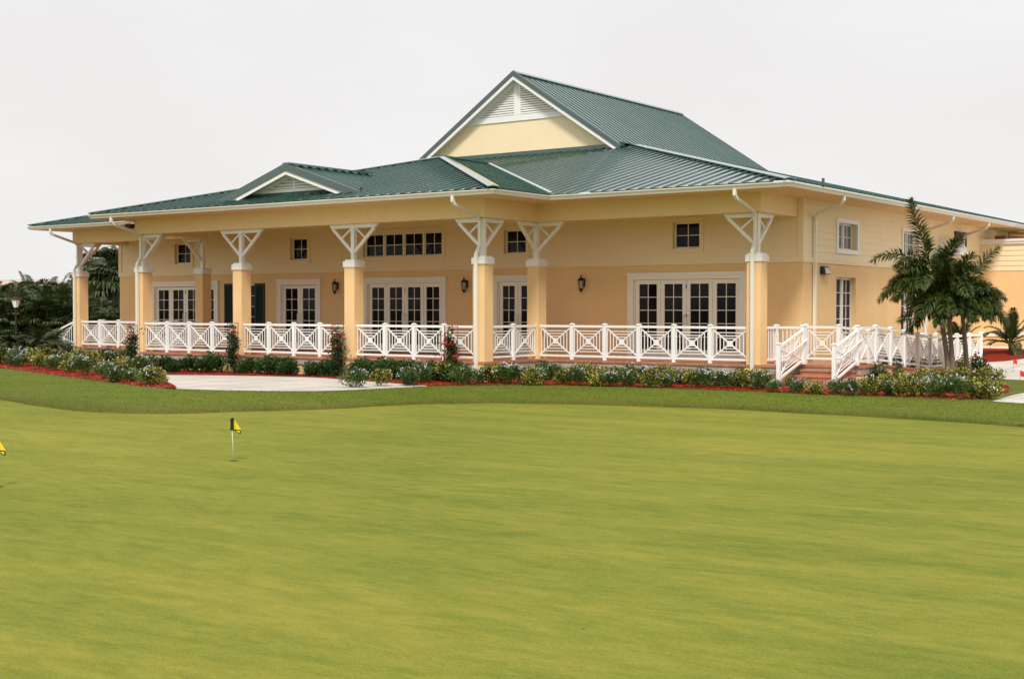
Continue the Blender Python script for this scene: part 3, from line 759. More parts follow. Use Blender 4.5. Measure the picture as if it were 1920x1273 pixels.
# small dormer on the projecting roof
DV = 31.07; DR = .33; DZ = 6.27; DH = 3.3
dz_end = lambda u: DZ-DR*abs(u-GU)
vfun = lambda z: VEB+(z-ZE-.03)/S
m = MB()
for sg in (1,-1):
    pts = [(GU, DV), (GU+sg*DH, DV), (GU, vfun(DZ))]
    z0 = DZ-DR*DH
    A_ = (GU, DV, DZ); B_ = (GU+sg*(DH+.25), DV, DZ-DR*(DH+.25)); zc_ = DZ-DR*(DH+.25)
    C_ = (GU+sg*(DH+.25), vfun(zc_), zc_); D_ = (GU, vfun(DZ), DZ)
    f = (lambda x, y: DZ-DR*abs(x-GU))
    plane([(A_[0],A_[1]),(B_[0],B_[1]),(C_[0],max(C_[1],DV+.02)),(D_[0],D_[1])], f, 1, m, off=.3)
m.bar((GU,DV,DZ+.045),(GU,vfun(DZ)-.1,DZ+.045),.3,.05)
m.build('dormer_roof', M['roof'], house)
m = MB(); m2 = MB()
for sg in (1,-1):
    a = Vector((GU, DV, DZ)); b = Vector((GU+sg*(DH+.25), DV, DZ-DR*(DH+.25)))
    for (mm, o0, o1, y0, y1) in ((m, .05, -.19, -.04, .02), (m2, -.19, -.32, -.01, .05)):
        mm.hexa([a+Vector((0,y0,o1)), b+Vector((0,y0,o1)), b+Vector((0,y1,o1)), a+Vector((0,y1,o1))], [a+Vector((0,y0,o0)), b+Vector((0,y0,o0)), b+Vector((0,y1,o0)), a+Vector((0,y1,o0))])
    m2.hexa([(GU,DV,DZ-.15),(b.x,DV,b.z-.15),(b.x,DV+.45,b.z-.15),(GU,DV+.45,DZ-.15)],[(GU,DV,DZ-.12),(b.x,DV,b.z-.12),(b.x,DV+.45,b.z-.12),(GU,DV+.45,DZ-.12)])
m.hexa([(GU-2.95,DV+.28,zB(0,DV+.28)-.02),(GU+2.95,DV+.28,zB(0,DV+.28)-.02),(GU+2.95,DV+.46,zB(0,DV+.28)),(GU-2.95,DV+.46,zB(0,DV+.28))],
       [(GU-2.95,DV+.36,zB(0,DV)+.20),(GU+2.95,DV+.36,zB(0,DV)+.20),(GU+2.95,DV+.46,zB(0,DV)+.20),(GU-2.95,DV+.46,zB(0,DV)+.20)])
m.build('rake_edge', M['flash'], house); m2.build('bargeboard', M['white'], house)
m = MB(); m.poly([(GU-3.1,DV+.42,5.1),(GU+3.1,DV+.42,5.1),(GU,DV+.42,DZ-.12)]); m.build('dormer_wall', M['white'], house)
vent(GU, DV+.418, 5.37, DZ-.32+.1, 2.2, .15, .035)

# downspouts: outlet, slanted offset, down the bracket, kink over the cap and down the column
def dspout(pts, side, w=.085):
    mb = MB(); mb.sqtube(pts, (w, side)); mb.build('downspout', M['gutter'], house)
def column_spout(u, ve, vf):
    vc = vf+CW/2-.07-.05
    dspout([(u,ve+.05,ZE-.12),(u,ve+.05,ZE-.27),(u,ve+.14,ZE-.36),(u,vc-.1,4.27),(u,vc,4.16),(u,vc,3.42),(u,vf-.085,3.16),(u,vf-.085,-.55)], (1,0,0))
column_spout(CE[1]-CW/2-.03, VEB, VB); column_spout(CE[0]-CW/2, VE, VA); column_spout(CE[4]-CW/2, VEB, VB); column_spout(CE[5]-CW/2, VE, VA)
for vo, vw in ((36.72,37.30), (46.74,47.3), (51.0,51.6)):
    dspout([(UR_-.06,vo,ZE-.12),(UR_-.06,vo,ZE-.24),(UR_-.16,vo+.05,ZE-.34),(UC+.2,vw-.1,4.38),(UC+.075,vw,4.24),(UC+.075,vw,-.5)], (0,1,0))
# porch lights, flood light, wall pack
def lantern(u, label):
    t = thing('wall_lantern', (u, W-.02, 2.1), label, 'wall lantern', 'wall lanterns on the porch wall')
    m = MB(); m.box(u-.05, u+.05, W-.03, W-.003, 2.28, 2.55); m.tube([(u,W-.03,2.42),(u,W-.10,2.5),(u,W-.17,2.52)], .014, 6); m.build('bracket', M['bronze'], t)
    c = (u, W-.17, 0)
    m = MB(); m.lathe(c, [(.012,2.66),(.03,2.63),(.012,2.60),(.05,2.57),(.105,2.50),(.115,2.48),(.085,2.47)], 6); m.lathe(c, [(.068,2.22),(.075,2.20),(.05,2.16),(.012,2.10),(.004,2.07)][::-1], 6)
    for k in range(6):
        a = 2*PI*k/6+PI/6; m.bar((c[0]+.068*math.cos(a),c[1]+.068*math.sin(a),2.21),(c[0]+.088*math.cos(a),c[1]+.088*math.sin(a),2.48),.014,.014)
    m.build('cage', M['bronze'], t)
    m = MB(); m.lathe(c, [(.060,2.215),(.080,2.475)], 6); m.build('glass', M['lampglass'], t)
lantern(-23.41, 'dark bronze wall lantern left of the right-hand four-panel glass doors')
lantern(-28.23, 'dark bronze wall lantern just left of the corner column of the porch')
lantern(-34.34, 'dark bronze wall lantern left of the middle four-panel glass doors')
t = thing('flood_light', (CE[4]-CW-.02, VB+.5, 4.5), 'small dark flood light under the left corner of the porch eave', 'flood light')
x_, y_ = CE[4]-CW-.22, VB+.18
m = MB(); m.tube([(x_,y_,4.80),(x_,y_,4.66)], .025, 8); m.tube([(x_,y_,4.66),(x_-.02,y_-.1,4.6)], .02, 6); m.build('arm', M['bronze'], t)
m = MB(); m.hexa([(x_-.22,y_-.30,4.47),(x_+.08,y_-.30,4.47),(x_+.06,y_-.04,4.50),(x_-.20,y_-.04,4.50)],[(x_-.22,y_-.27,4.66),(x_+.08,y_-.27,4.66),(x_+.06,y_-.04,4.63),(x_-.20,y_-.04,4.63)]); m.build('lamp_head', M['black'], t)
t = thing('wall_light', (UC, 38.1, 2.6), 'dark wedge wall light between the side downspout and tall window', 'wall light')
m = MB(); m.hexa([(UC+.003,37.85,2.60),(UC+.16,37.88,2.60),(UC+.16,38.30,2.60),(UC+.003,38.33,2.60)],[(UC+.003,37.85,2.84),(UC+.10,37.90,2.84),(UC+.10,38.28,2.84),(UC+.003,38.33,2.84)]); m.build('housing', M['bronze'], t)
m = MB(); m.hexa([(UC+.161,37.92,2.61),(UC+.19,37.95,2.62),(UC+.19,38.23,2.62),(UC+.161,38.26,2.61)],[(UC+.12,37.94,2.80),(UC+.13,37.96,2.79),(UC+.13,38.22,2.79),(UC+.12,38.24,2.80)]); m.build('lens', M['lampglass'], t)
m = MB(); m.box(UL-.20, UL-.005, 36.9, 37.2, 2.05, 2.42); m.box(UL-.22, UL-.005, 36.88, 37.22, 2.42, 2.45); m.tube([(UL-.1,37.05,2.05),(UL-.1,37.05,-.5)], .025, 8)
tag(m.build('meter_box', M['white']), 'small white meter box on the left end wall of the clubhouse', 'meter box')
m = MB(); m.box(-45.55,-45.44,W-.03,W+.0,.98,1.16); m.build('switch_plate', M['bronze'], house)

# hood and equipment behind the parapet; the rear wing
m = MB()
for i in range(7):
    a0, a1 = PI/2*i/7, PI/2*(i+1)/7
    m.hexa([(UC+.0,48.9,3.55+.65*math.sin(a0)),(UC+.65*math.cos(a0),48.9,3.55+.65*math.sin(a0)),(UC+.65*math.cos(a0),50.3,3.55+.65*math.sin(a0)),(UC+.0,50.3,3.55+.65*math.sin(a0))],
           [(UC+.0,48.9,3.55+.65*math.sin(a1)),(UC+.65*math.cos(a1),48.9,3.55+.65*math.sin(a1)),(UC+.65*math.cos(a1),50.3,3.55+.65*math.sin(a1)),(UC+.0,50.3,3.55+.65*math.sin(a1))])
m.build('vent_hood', M['white'], house)
m = MB(); m.box(UC+.003, UC+.06, 50.7, 52.1, 3.95, 4.5); m.build('louvre_panel', M['bronze'], house)
WV = 54.0; WP = fv(WV)
m = MB(); wall_holes(m, WP, UC+.0, 12, -.5, 3.06, []); m.build('wing_wall', M['stucco'], house)
m = MB(); wall_holes(m, WP, UC+.0, 12, 3.06, 4.12, [], lap=.2); m.build('wing_siding', M['siding'], house)
m = MB(); pbox(m, WP, UC+.0, 12.1, 4.12, 4.30, -.4, .07); pbox(m, WP, UC+.0, 12.1, 4.22, 4.305, .071, .11); m.build('coping', M['white'], house)
m = MB(); pbox(m, WP, UC+.0, 12.0, .47, .66, -.01, .05); m.build('plinth_band', M['white'], house)
m = MB(); m.box(-15.2, 12, 56.5, 57, 3.5, 4.6); m.build('wing_back_wall', M['siding'], house)
m = MB(); m.box(UC, 12, WV+.1, 56.5, 3.9, 3.95); m.build('wing_roof', M['slab'], house)
m = MB()
m.tube([(-15.0,55.2,4.62),(-9,55.2,4.62)], .035, 8); m.tube([(-15.0,55.4,4.45),(-9,55.4,4.45)], .03, 8); m.tube([(-15.0,55.2,4.62),(-15.0,55.2,3.95)], .035, 8); m.tube([(-14.6,55.4,4.45),(-14.6,55.4,3.95)], .03, 8)
m.box(-15.5,-15.1,55.0,55.3,3.96,4.5)
m.build('pipe_run', M['pipe'], house)
m = MB(); m.tube([(-16.6,40.0,zR(-16.6,0)-.1),(-16.6,40.0,zR(-16.6,0)+.22)], .05, 8); m.build('roof_vent', M['flash'], house)

# ------------------------------------------------------------------ railings
RT = 1.06
def panel_mesh(Lp, k=0.0, name='panel', plain=False, rise=RT):
    """criss-cross panel of length Lp rising k per metre along local x; thickness along y"""
    m = MB(); z0, z1 = .085, rise
    def B(s0, h0, s1, h1, w, t):
        # thin bar between two points of the sheared plane
        dx, dz = s1-s0, h1-h0; l = math.hypot(dx, dz); nx, nz = -dz/l*w/2, dx/l*w/2
        def q(s, h, y): return (s, y, h+k*s)
        m.hexa([q(s0-nx,h0-nz,-t/2), q(s1-nx,h1-nz,-t/2), q(s1-nx,h1-nz,t/2), q(s0-nx,h0-nz,t/2)],
               [q(s0+nx,h0+nz,-t/2), q(s1+nx,h1+nz,-t/2), q(s1+nx,h1+nz,t/2), q(s0+nx,h0+nz,t/2)])
    B(0, z1-.035, Lp, z1-.035, .07, .07); B(0, z0+.03, Lp, z0+.03, .06, .05)
    a, b = z0+.06, z1-.07
    if plain:
        n = int(Lp/.115)
        for i in range(1, n): x = Lp*i/n; B(x, a, x, b, .025, .025)
        return m.mesh(name, M['vinyl'])
    cx, cz = Lp/2, (a+b)/2; hx, hz = Lp/2, (b-a)/2
    for sx in (-1, 1):
        for sz in (-1, 1):
            B(cx+sx*.04, cz+sz*.04*hz/hx, cx+sx*(hx-.01), cz+sz*(hz-.01), .036, .034)
    q = .085
    m.hexa([(cx-q,-.02,cz-q+k*(cx-q)),(cx+q,-.02,cz-q+k*(cx+q)),(cx+q,.02,cz-q+k*(cx+q)),(cx-q,.02,cz-q+k*(cx-q))],
           [(cx-q,-.02,cz+q+k*(cx-q)),(cx+q,-.02,cz+q+k*(cx+q)),(cx+q,.02,cz+q+k*(cx+q)),(cx-q,.02,cz+q+k*(cx-q))])
    for f in (.94, .74, .54, .34):
        x, z = hx*f, hz*f
        if f < .9:
            for sz in (-1, 1): B(cx-x+.02, cz+sz*z, cx+x-.02, cz+sz*z, .024, .022)
        else:
            pass
        for sx in (-1, 1): B(cx+sx*x, cz-z+.02, cx+sx*x, cz+z-.02, .024, .0225)
    return m.mesh(name, M['vinyl'])
def post_mesh(h=1.10, w=.10, base=0.0):
    m = MB(); a = w/2; m.box(-a, a, -a, a, base, h-.03); b = a+.014; m.box(-b, b, -b, b, h-.03, h-.005)
    m.hexa([(-b,-b,h-.005),(b,-b,h-.005),(b,b,h-.005),(-b,b,h-.005)], [(-.02,-.02,h+.02),(.02,-.02,h+.02),(.02,.02,h+.02),(-.02,.02,h+.02)])
    return m.mesh('post', M['vinyl'])
PANEL = {}
def get_panel(Lp, k=0.0, plain=False, rise=RT):
    key = (round(Lp, 3), round(k, 3), plain, rise)
    if key not in PANEL: PANEL[key] = panel_mesh(Lp, k, plain=plain, rise=rise)
    return PANEL[key]
POST = post_mesh(); NEWEL = post_mesh(1.02, .12, -.25)
GRP = 'white criss-cross railings round the porch'
def railing(p0, p1, n, label, z0=0, z1=0, posts='inner', post=POST, plain=False, name='porch_railing', cat='railing', rise=RT):
    p0 = Vector((*p0, z0)); p1 = Vector((*p1, z1)); d = Vector((p1.x-p0.x, p1.y-p0.y, 0)); Lh = d.length; rz = math.atan2(d.y, d.x); kk = (z1-z0)/Lh
    t = thing(name, p0, label, cat, GRP, world=False, rz=rz)
    st = Lh/n
    for i in range(n):
        g0 = .05 if (i > 0 or posts in ('all', 'start')) else 0.0
        g1 = .05 if (i < n-1 or posts in ('all', 'end')) else 0.0
        inst(get_panel(st-g0-g1, kk, plain, rise), 'panel', t, (i*st+g0, 0, kk*(i*st+g0)))
    rg = range(0 if posts in ('all', 'start') else 1, n+1 if posts in ('all', 'end') else n)
    for i in rg: inst(post, 'post', t, (i*st, 0, kk*i*st))
    return t
ry = VB+.12; ra = VA+.12
names = ['railing between the third and fourth front columns, in front of the shuttered window', 'railing of the middle bay, in front of double doors and lantern', 'railing before the middle four-panel glass doors']
railing((CE[4],ry), (CE[3]-CW,ry), 4, 'white criss-cross railing of the left front porch bay, left of the double doors')
railing((CE[3],ry), (CE[2]-CW,ry), 4, 'white criss-cross railing of the middle front bay, before the double glass doors')
railing((CE[2],ry), (CE[1]-CW,ry), 4, 'white criss-cross railing of the front bay below the ribbon of four windows')
railing((CE[1]-.12,VB+CW), (CE[1]-.12,VA), 2, 'short white railing running back between the two close columns', posts='inner')
railing((CE[1],ra), (CE[0]-CW,ra), 6, 'long white six-panel railing before the right-hand glass doors')
railing((CE[5],ra), (CE[4]-CW,ra), 6, 'white railing of the set-back bay at the far left end')
railing((CE[4]-CW+.12,VB+CW), (CE[4]-CW+.12,VA), 2, 'short white railing running back beside the left corner downspout', posts='inner')
railing((CE[0]-.1,VA+CW), (CE[0]-.02,35.2), 1, 'very short white railing stub beside the stair column', posts='end', plain=True)
railing((CE[0]+.06,35.2), (ST0,35.2), 1, 'plain white baluster railing between porch column and stair newel', posts='end', plain=True)
dz = .143*4; sl0 = 35.1-1.62
def stairrail(u, label):
    t = railing((u,sl0), (u,35.1), 1, label, z0=-.47, z1=0.0, posts='all', post=POST, name='stair_railing', rise=1.0)
    h = MB(); h.tube([(-.0,-.09,.72),(.25,-.09,.72),(1.62,-.09,.72+.42),(1.72,-.09,.98+.2)], .02, 8)
    for s in (.3, 1.4): h.tube([(s,-.09,.70+.3*(s-.25)*.98),(s,-.02,.68+.3*(s-.25)*.98)], .01, 6)
    inst(h.mesh('handrail', M['vinyl'], True), 'handrail', t)
    q = MB(); q.box(-.06,.06,-.06,.06,-.5,.0); inst(q.mesh('post_foot', M['vinyl']), 'post_foot', t)
stairrail(ST0, 'left white sloping railing of the brick steps')
stairrail(ST1, 'right white sloping railing of the brick steps')
railing((-15.68,W-.05), (-14.67,W-.05), 1, 'white criss-cross railing panel across the back of the stair landing', posts='all')
RVs = [36.33, 37.51, 38.69, 39.87, 41.05]
railing((ST1+.06,35.2), (ST1+.06,36.33), 1, 'white railing panel right of the stair top', posts='end')
railing((ST1+.06,36.33), (ST1+.06,41.05), 4, 'outer white railing sloping down beside the ramp', z0=0.02, z1=ramp_z(41.05), posts='end')
railing((ST1+.06,41.05), (ST1+.06,46.35), 4, 'outer white railing on the level end of the ramp, behind the palm', z0=ramp_z(41.05), z1=-.36, posts='end')
railing((-14.67,36.7), (-14.67,41.05), 4, 'inner white railing sloping down beside the ramp', z0=0, z1=ramp_z(41.05), posts='end')
railing((-14.67,41.05), (-14.67,45.2), 3, 'inner white railing on the level end of the ramp', z0=ramp_z(41.05), z1=-.36, posts='end')
# steps at the far left end of the porch
m = MB()
for i in range(1, 5): m.box(UL-.3-.32*i, UL+.02-.32*(i-1), 34.4, 36.2, -1, -.143*i)
m.build('stairs', M['brick'], house)
railing((UL-1.6,34.35), (UL-.05,34.35), 1, 'white sloping railing of the steps at the far left end', z0=-.5, z1=0, posts='all', name='stair_railing')
railing((CE[5]-CW+.1,VA+CW), (CE[5]-CW+.1,W-.05), 2, 'white railing across the far left end of the porch', posts='inner')

M['blade'] = leafmat('grass_blade', [(0, (.07,.11,.011)), (.6, (.115,.155,.018)), (.9, (.17,.19,.033)), (1, (.28,.24,.08))], .2)
M['chip'] = leafmat('mulch_chip', [(0, (.10,.012,.006)), (.6, (.30,.03,.016)), (1, (.48,.10,.05))], 0)
tag(CH.build('mulch', M['chip']), 'loose red wood chips scattered over the mulch beds', 'mulch', kind='stuff')
tag(GRASSMB.build('grass', M['blade']), 'short rough grass blades on the fringe bank', 'grass', kind='stuff')
# ------------------------------------------------------------------ planting
def leaf(m, p, d, n, l, w):
    p = Vector(p); d = d.normalized(); s = d.cross(n)
    if s.length < 1e-3: s = d.cross(Vector((1,.3,.2)))
    s.normalize(); nn = s.cross(d)
    m.quad(p, p+d*l*.5+s*w*.5+nn*l*.06, p+d*l, p+d*l*.5-s*w*.5+nn*l*.06)
def rdir(r):
    while True:
        v = Vector((r.uniform(-1,1), r.uniform(-1,1), r.uniform(-1,1)))
        if .1 < v.length < 1: return v.normalized()
def bush_meshes(seed, n, R, H, ll, lw, lm, nflow=0, fm=None, lobes=5, up=.3):
    r = random.Random(seed); m = MB(); fl = MB()
    lob = [(Vector((r.uniform(-.5,.5)*R, r.uniform(-.5,.5)*R, H*r.uniform(.18,.60))), r.uniform(.42,.60)*R) for _ in range(lobes)]
    for i in range(n):
        c, rad = r.choice(lob); d = rdir(r); rr = rad*(r.random()**.45)
        p = c+Vector((d.x*rr, d.y*rr, d.z*rr*H/R*.62))
        if p.z < .02: p.z = r.uniform(.02, .2)
        o = (Vector((d.x, d.y, abs(d.z)*.4+up))+rdir(r)*.6)
        leaf(m, p, o, rdir(r), ll*r.uniform(.6,1.2), lw*r.uniform(.7,1.2))
    for i in range(8):   # stems
        a = r.uniform(0, 2*PI); m.tube([(0.05*math.cos(a),.05*math.sin(a),0), (R*.4*math.cos(a),R*.4*math.sin(a),H*.5)], .007, 3, .004, False)
    for i in range(nflow):
        c, rad = r.choice(lob); d = rdir(r); d.z = abs(d.z)*.9+.15; d.normalize(); rr = rad*r.uniform(.95,1.18)
        p = c+Vector((d.x*rr, d.y*rr, d.z*rr*H/R*.66))
        for j in range(r.randint(3,6)):
            q = p+rdir(r)*.03; leaf(fl, q, rdir(r)+d*.5, rdir(r), .035, .035)
    return m.mesh('foliage', lm), (fl.mesh('blossoms', fm) if nflow else None)
KIND = {
 'hedge': [bush_meshes(10+i, 1150, .40, .58, .085, .05, M['leaf_dark']) for i in range(3)],
 'plum': [bush_meshes(20+i, 1050, .36, .50, .058, .034, M['leaf_mid'], 17, M['petal']) for i in range(4)],
 'var': [bush_meshes(30+i, 900, .36, .50, .075, .042, M['leaf_var'], 5, M['petal']) for i in range(4)],
 'big': [bush_meshes(40+i, 900, .50, .80, .085, .05, M['leaf_dark'], 0, None, 7) for i in range(2)],
 'croton': [bush_meshes(50+i, 700, .44, .72, .09, .05, M['leaf_var'], 0, None, 6) for i in range(3)],
}
INFO = {'hedge': ('hedge_shrub', 'dark green hedge shrub', 'shrub', 'dark green shrubs along the porch foot'),
 'plum': ('flowering_shrub', 'pale blue flowering shrub', 'flower bush', 'pale blue flowering shrubs in the beds'),
 'var': ('variegated_shrub', 'yellow variegated shrub', 'shrub', 'yellow variegated shrubs in the beds'),
 'big': ('green_shrub', 'large green shrub', 'shrub', 'large green shrubs by the ramp'),
 'croton': ('variegated_shrub', 'tall yellow-leaved shrub', 'shrub', 'tall yellow shrubs by the palm')}
ORD = ['first','second','third','fourth','fifth','sixth','seventh','eighth','ninth','tenth','eleventh','twelfth','thirteenth','fourteenth','fifteenth','sixteenth','seventeenth','eighteenth','nineteenth','twentieth','twenty-first','twenty-second','twenty-third','twenty-fourth','twenty-fifth']
rb = random.Random(99)
def bush(kind, x, y, scale, where, i):
    u, v = onz(x, y, -.6) if not isinstance(x, tuple) else x
    vmax = (VB if u < CE[1]-.2 else VA)-.42
    if not isinstance(x, tuple) and v > vmax and u < -15.4 and u > -40.5: u, v = u*vmax/v, vmax
    z = ground_z(u, v)
    nm, lab, cat, grp = INFO[kind]
    t = thing(nm, (u, v, z-.01), '%s, %s from left, %s' % (lab, ORD[i], where), cat, grp, world=False, rz=rb.uniform(0, 6.28))
    s = scale*1.3*rb.uniform(.88,1.12); t.scale = (s*rb.uniform(.92,1.08), s*rb.uniform(.92,1.08), s*rb.uniform(.9,1.15))
    f, b = rb.choice(KIND[kind]); inst(f, 'foliage', t)
    if b: inst(b, 'blossoms', t)
    return t
def row(kinds, pts, scale, where):
    cnt = {}
    for j, (x, y) in enumerate(pts):
        k = kinds[j % len(kinds)] if isinstance(kinds, (list, tuple)) else kinds
        cat_ = INFO[k][1]; cnt[cat_] = cnt.get(cat_, -1)+1
        bush(k, x, y, scale*(1 if not isinstance(kinds, dict) else 1), where, cnt[cat_])
def line(x0, y0, x1, y1, n, jx=5, jy=1.2):
    return [(x0+(x1-x0)*i/(n-1)+rb.uniform(-jx,jx), y0+(y1-y0)*i/(n-1)+rb.uniform(-jy,jy)) for i in range(n)]
row('hedge', [(x, 698+.006*(x-290)+rb.uniform(-1,1)) for x in (282,308,333,358,384,404)], .85, 'at foot of left porch bay')
row('hedge', [(x, 699+rb.uniform(-1,1)) for x in (470,492,518,544,580,612)], .88, 'at foot of middle porch bay')
row('hedge', line(676,704,862,709,7), .95, 'before bay with four-panel doors')
row(['plum','var','plum','plum','var'], [(663,727),(712,724),(765,723),(800,718),(842,715),(868,722)], .92, 'beside end of front path')
row(['var','plum','var','hedge','var'], line(925,704,1425,716,15), .80, 'in back row below right porch bay')
row(['plum','var','plum','plum','var'], line(905,719,1432,730,16), .80, 'in front row below right porch bay')
row(['var','plum'], line(915,711,1425,722,13, 8), .80, 'in middle row below right porch bay')
row(['plum','plum','var','plum'], line(1456,736,1607,741,5, 3), .66, 'in front of brick steps')
row(['var','plum','var','var','plum','plum','var'], line(1632,741,1858,748,8, 3), .80, 'in front row below palm')
row(['big'], [(1630,724),(1662,718)], .70, 'between steps and palm')
row(['croton'], [(1690,722),(1722,724),(1752,722),(1800,722),(1835,725),(1868,729)], .64, 'round foot of palm trunks')
row(['big','croton'], [(1690,706),(1720,702),(1750,702),(1805,706),(1835,709)], .66, 'along outer ramp railing')
row(['var','plum'], line(1660,733,1850,739,7, 4), .72, 'in middle row below palm')
# left bed
row(['plum','var','plum','var','plum','plum','plum','plum','plum','var'], [(30,688),(72,692),(101,695),(128,699),(160,704),(196,711),(220,717),(246,716),(270,722),(301,722)], .88, 'in front row of left bed')
row(['var','plum','var','var'], line(8,683,268,702,10, 4), .95, 'in second row of left bed')
row(['var','var','plum'], line(60,676,262,693,8, 4), 1.0, 'in third row of left bed')
row(['hedge','var'], line(95,672,255,684,7, 4), 1.0, 'in back row of left bed')
row('hedge', line(-120,682,-12,684,4), 1.0, 'beyond left edge of left bed')

# shrubs between wall and ramp
for i, v in enumerate((38.2,39.2,40.4,42,44)):
    bush('hedge', (-15.2, v), 0, .8, 'between side wall and ramp', i)

# vines on small trellises in front of the columns
def vine(x, y, top, label, seed, flow):
    u, v = onz(x, y, -.6); r = random.Random(seed)
    v = min(v, VB-.28)
    t = thing('trellis_vine', (u, v, -.6), label, 'climbing vine', 'vines on trellises before the porch columns')
    m = MB(); wd = .24
    for s in (-wd, wd): m.tube([(u+s, v, -.62), (u+s*1.05, v, top)], .014, 5)
    for z in (top-.02, top-.35, top-.75, top-1.1): m.tube([(u-wd*1.05, v-.015, z), (u+wd*1.05, v-.015, z)], .012, 5)
    m.build('trellis', M['wood'], t)
    m = MB(); f = MB(); fl = top+.6
    lob = []
    for j in range(22):
        z = fl*(j+.6)/23; k = z/fl; lob.append((Vector((u+r.uniform(-.17,.17)*(1-.4*k)-.04*k, v+r.uniform(-.08,.05), -.6+z)), r.uniform(.13,.29)*(1.15-.55*k)))
    for i in range(1900):
        c, rad = r.choice(lob[:17] if r.random() < .8 else lob); d = rdir(r); d.y *= .7; p = c+d*rad*(r.random()**.5)
        if p.z < -.58: continue
        leaf(m, p, d+rdir(r)*.7, rdir(r), r.uniform(.05,.10), r.uniform(.035,.06))
    for i in range(7):     # loose shoots
        a = r.uniform(0, 2*PI); z0 = -.6+r.uniform(.3, 1.4); q = Vector((u, v, z0)); d = Vector((math.cos(a), math.sin(a)*.5, .8))
        for j in range(9):
            q = q+d*.065; d = d+Vector((math.cos(a)*.1, 0, -.12)); leaf(m, q, rdir(r), rdir(r), .08, .05)
    for i in range(flow):
        c, rad = r.choice(lob[8:]); d = rdir(r); d.y = -abs(d.y); p = c+d*rad*1.05
        for j in range(10): leaf(f, p+rdir(r)*.05, rdir(r), rdir(r), .05, .04)
    m.build('foliage', M['leaf_vine'], t)
    if flow: f.build('blossoms', M['petal_red'], t)
vine(249, 697, 1.02, 'flowering vine on trellis before the left corner column', 1, 7)
vine(437, 700, 1.10, 'dark vine on trellis between the left and middle porch bays', 2, 5)
vine(640, 706, 1.08, 'tall dark vine on trellis before the column right of the middle bay', 3, 6)
vine(888, 712, 1.05, 'red-flowered vine on trellis before the column beside the step-back', 4, 16)

# palms
def pinnate(m, base, d, length, droop, nl, ll, lw, r, plume=True, t0=.16):
    p = Vector(base); d = Vector(d).normalized(); pts = [p.copy()]; dirs = []; n = 14
    for i in range(n):
        dirs.append(d.copy()); p = p+d*(length/n); pts.append(p.copy()); d = (d+Vector((0,0,-droop*(.4+1.4*i/n)/n))).normalized()
    m.tube(pts, .022, 4, .006, False)
    for i in range(nl):
        t = t0+(1-t0)*i/(nl-1); s = t*n; k = min(int(s), n-1); q = pts[k].lerp(pts[k+1], s-k); dd = dirs[min(k, n-1)]
        side = dd.cross(Vector((0,0,1))); side = side.normalized() if side.length > .05 else Vector((1,0,0)); upv = side.cross(dd).normalized()
        L_ = ll*(math.sin(PI*min(1, (.12+t*.88)))**.5*.75+.35)
        for sg in (-1, 1):
            ang = r.uniform(-.9,1.1) if plume else r.uniform(0,.35)
            o = (side*sg*math.cos(ang)+upv*math.sin(ang)+dd*(.55+.5*t)).normalized()
            a = q; b = q+o*L_*.55; c = q+(o+Vector((0,0,-.28))).normalized()*L_; wv = o.cross(upv if abs(o.dot(upv)) < .9 else side).normalized()*lw/2
            m.add([a-wv*.4, a+wv*.4, b+wv, b-wv, c], [(0,1,2,3), (3,2,4)])
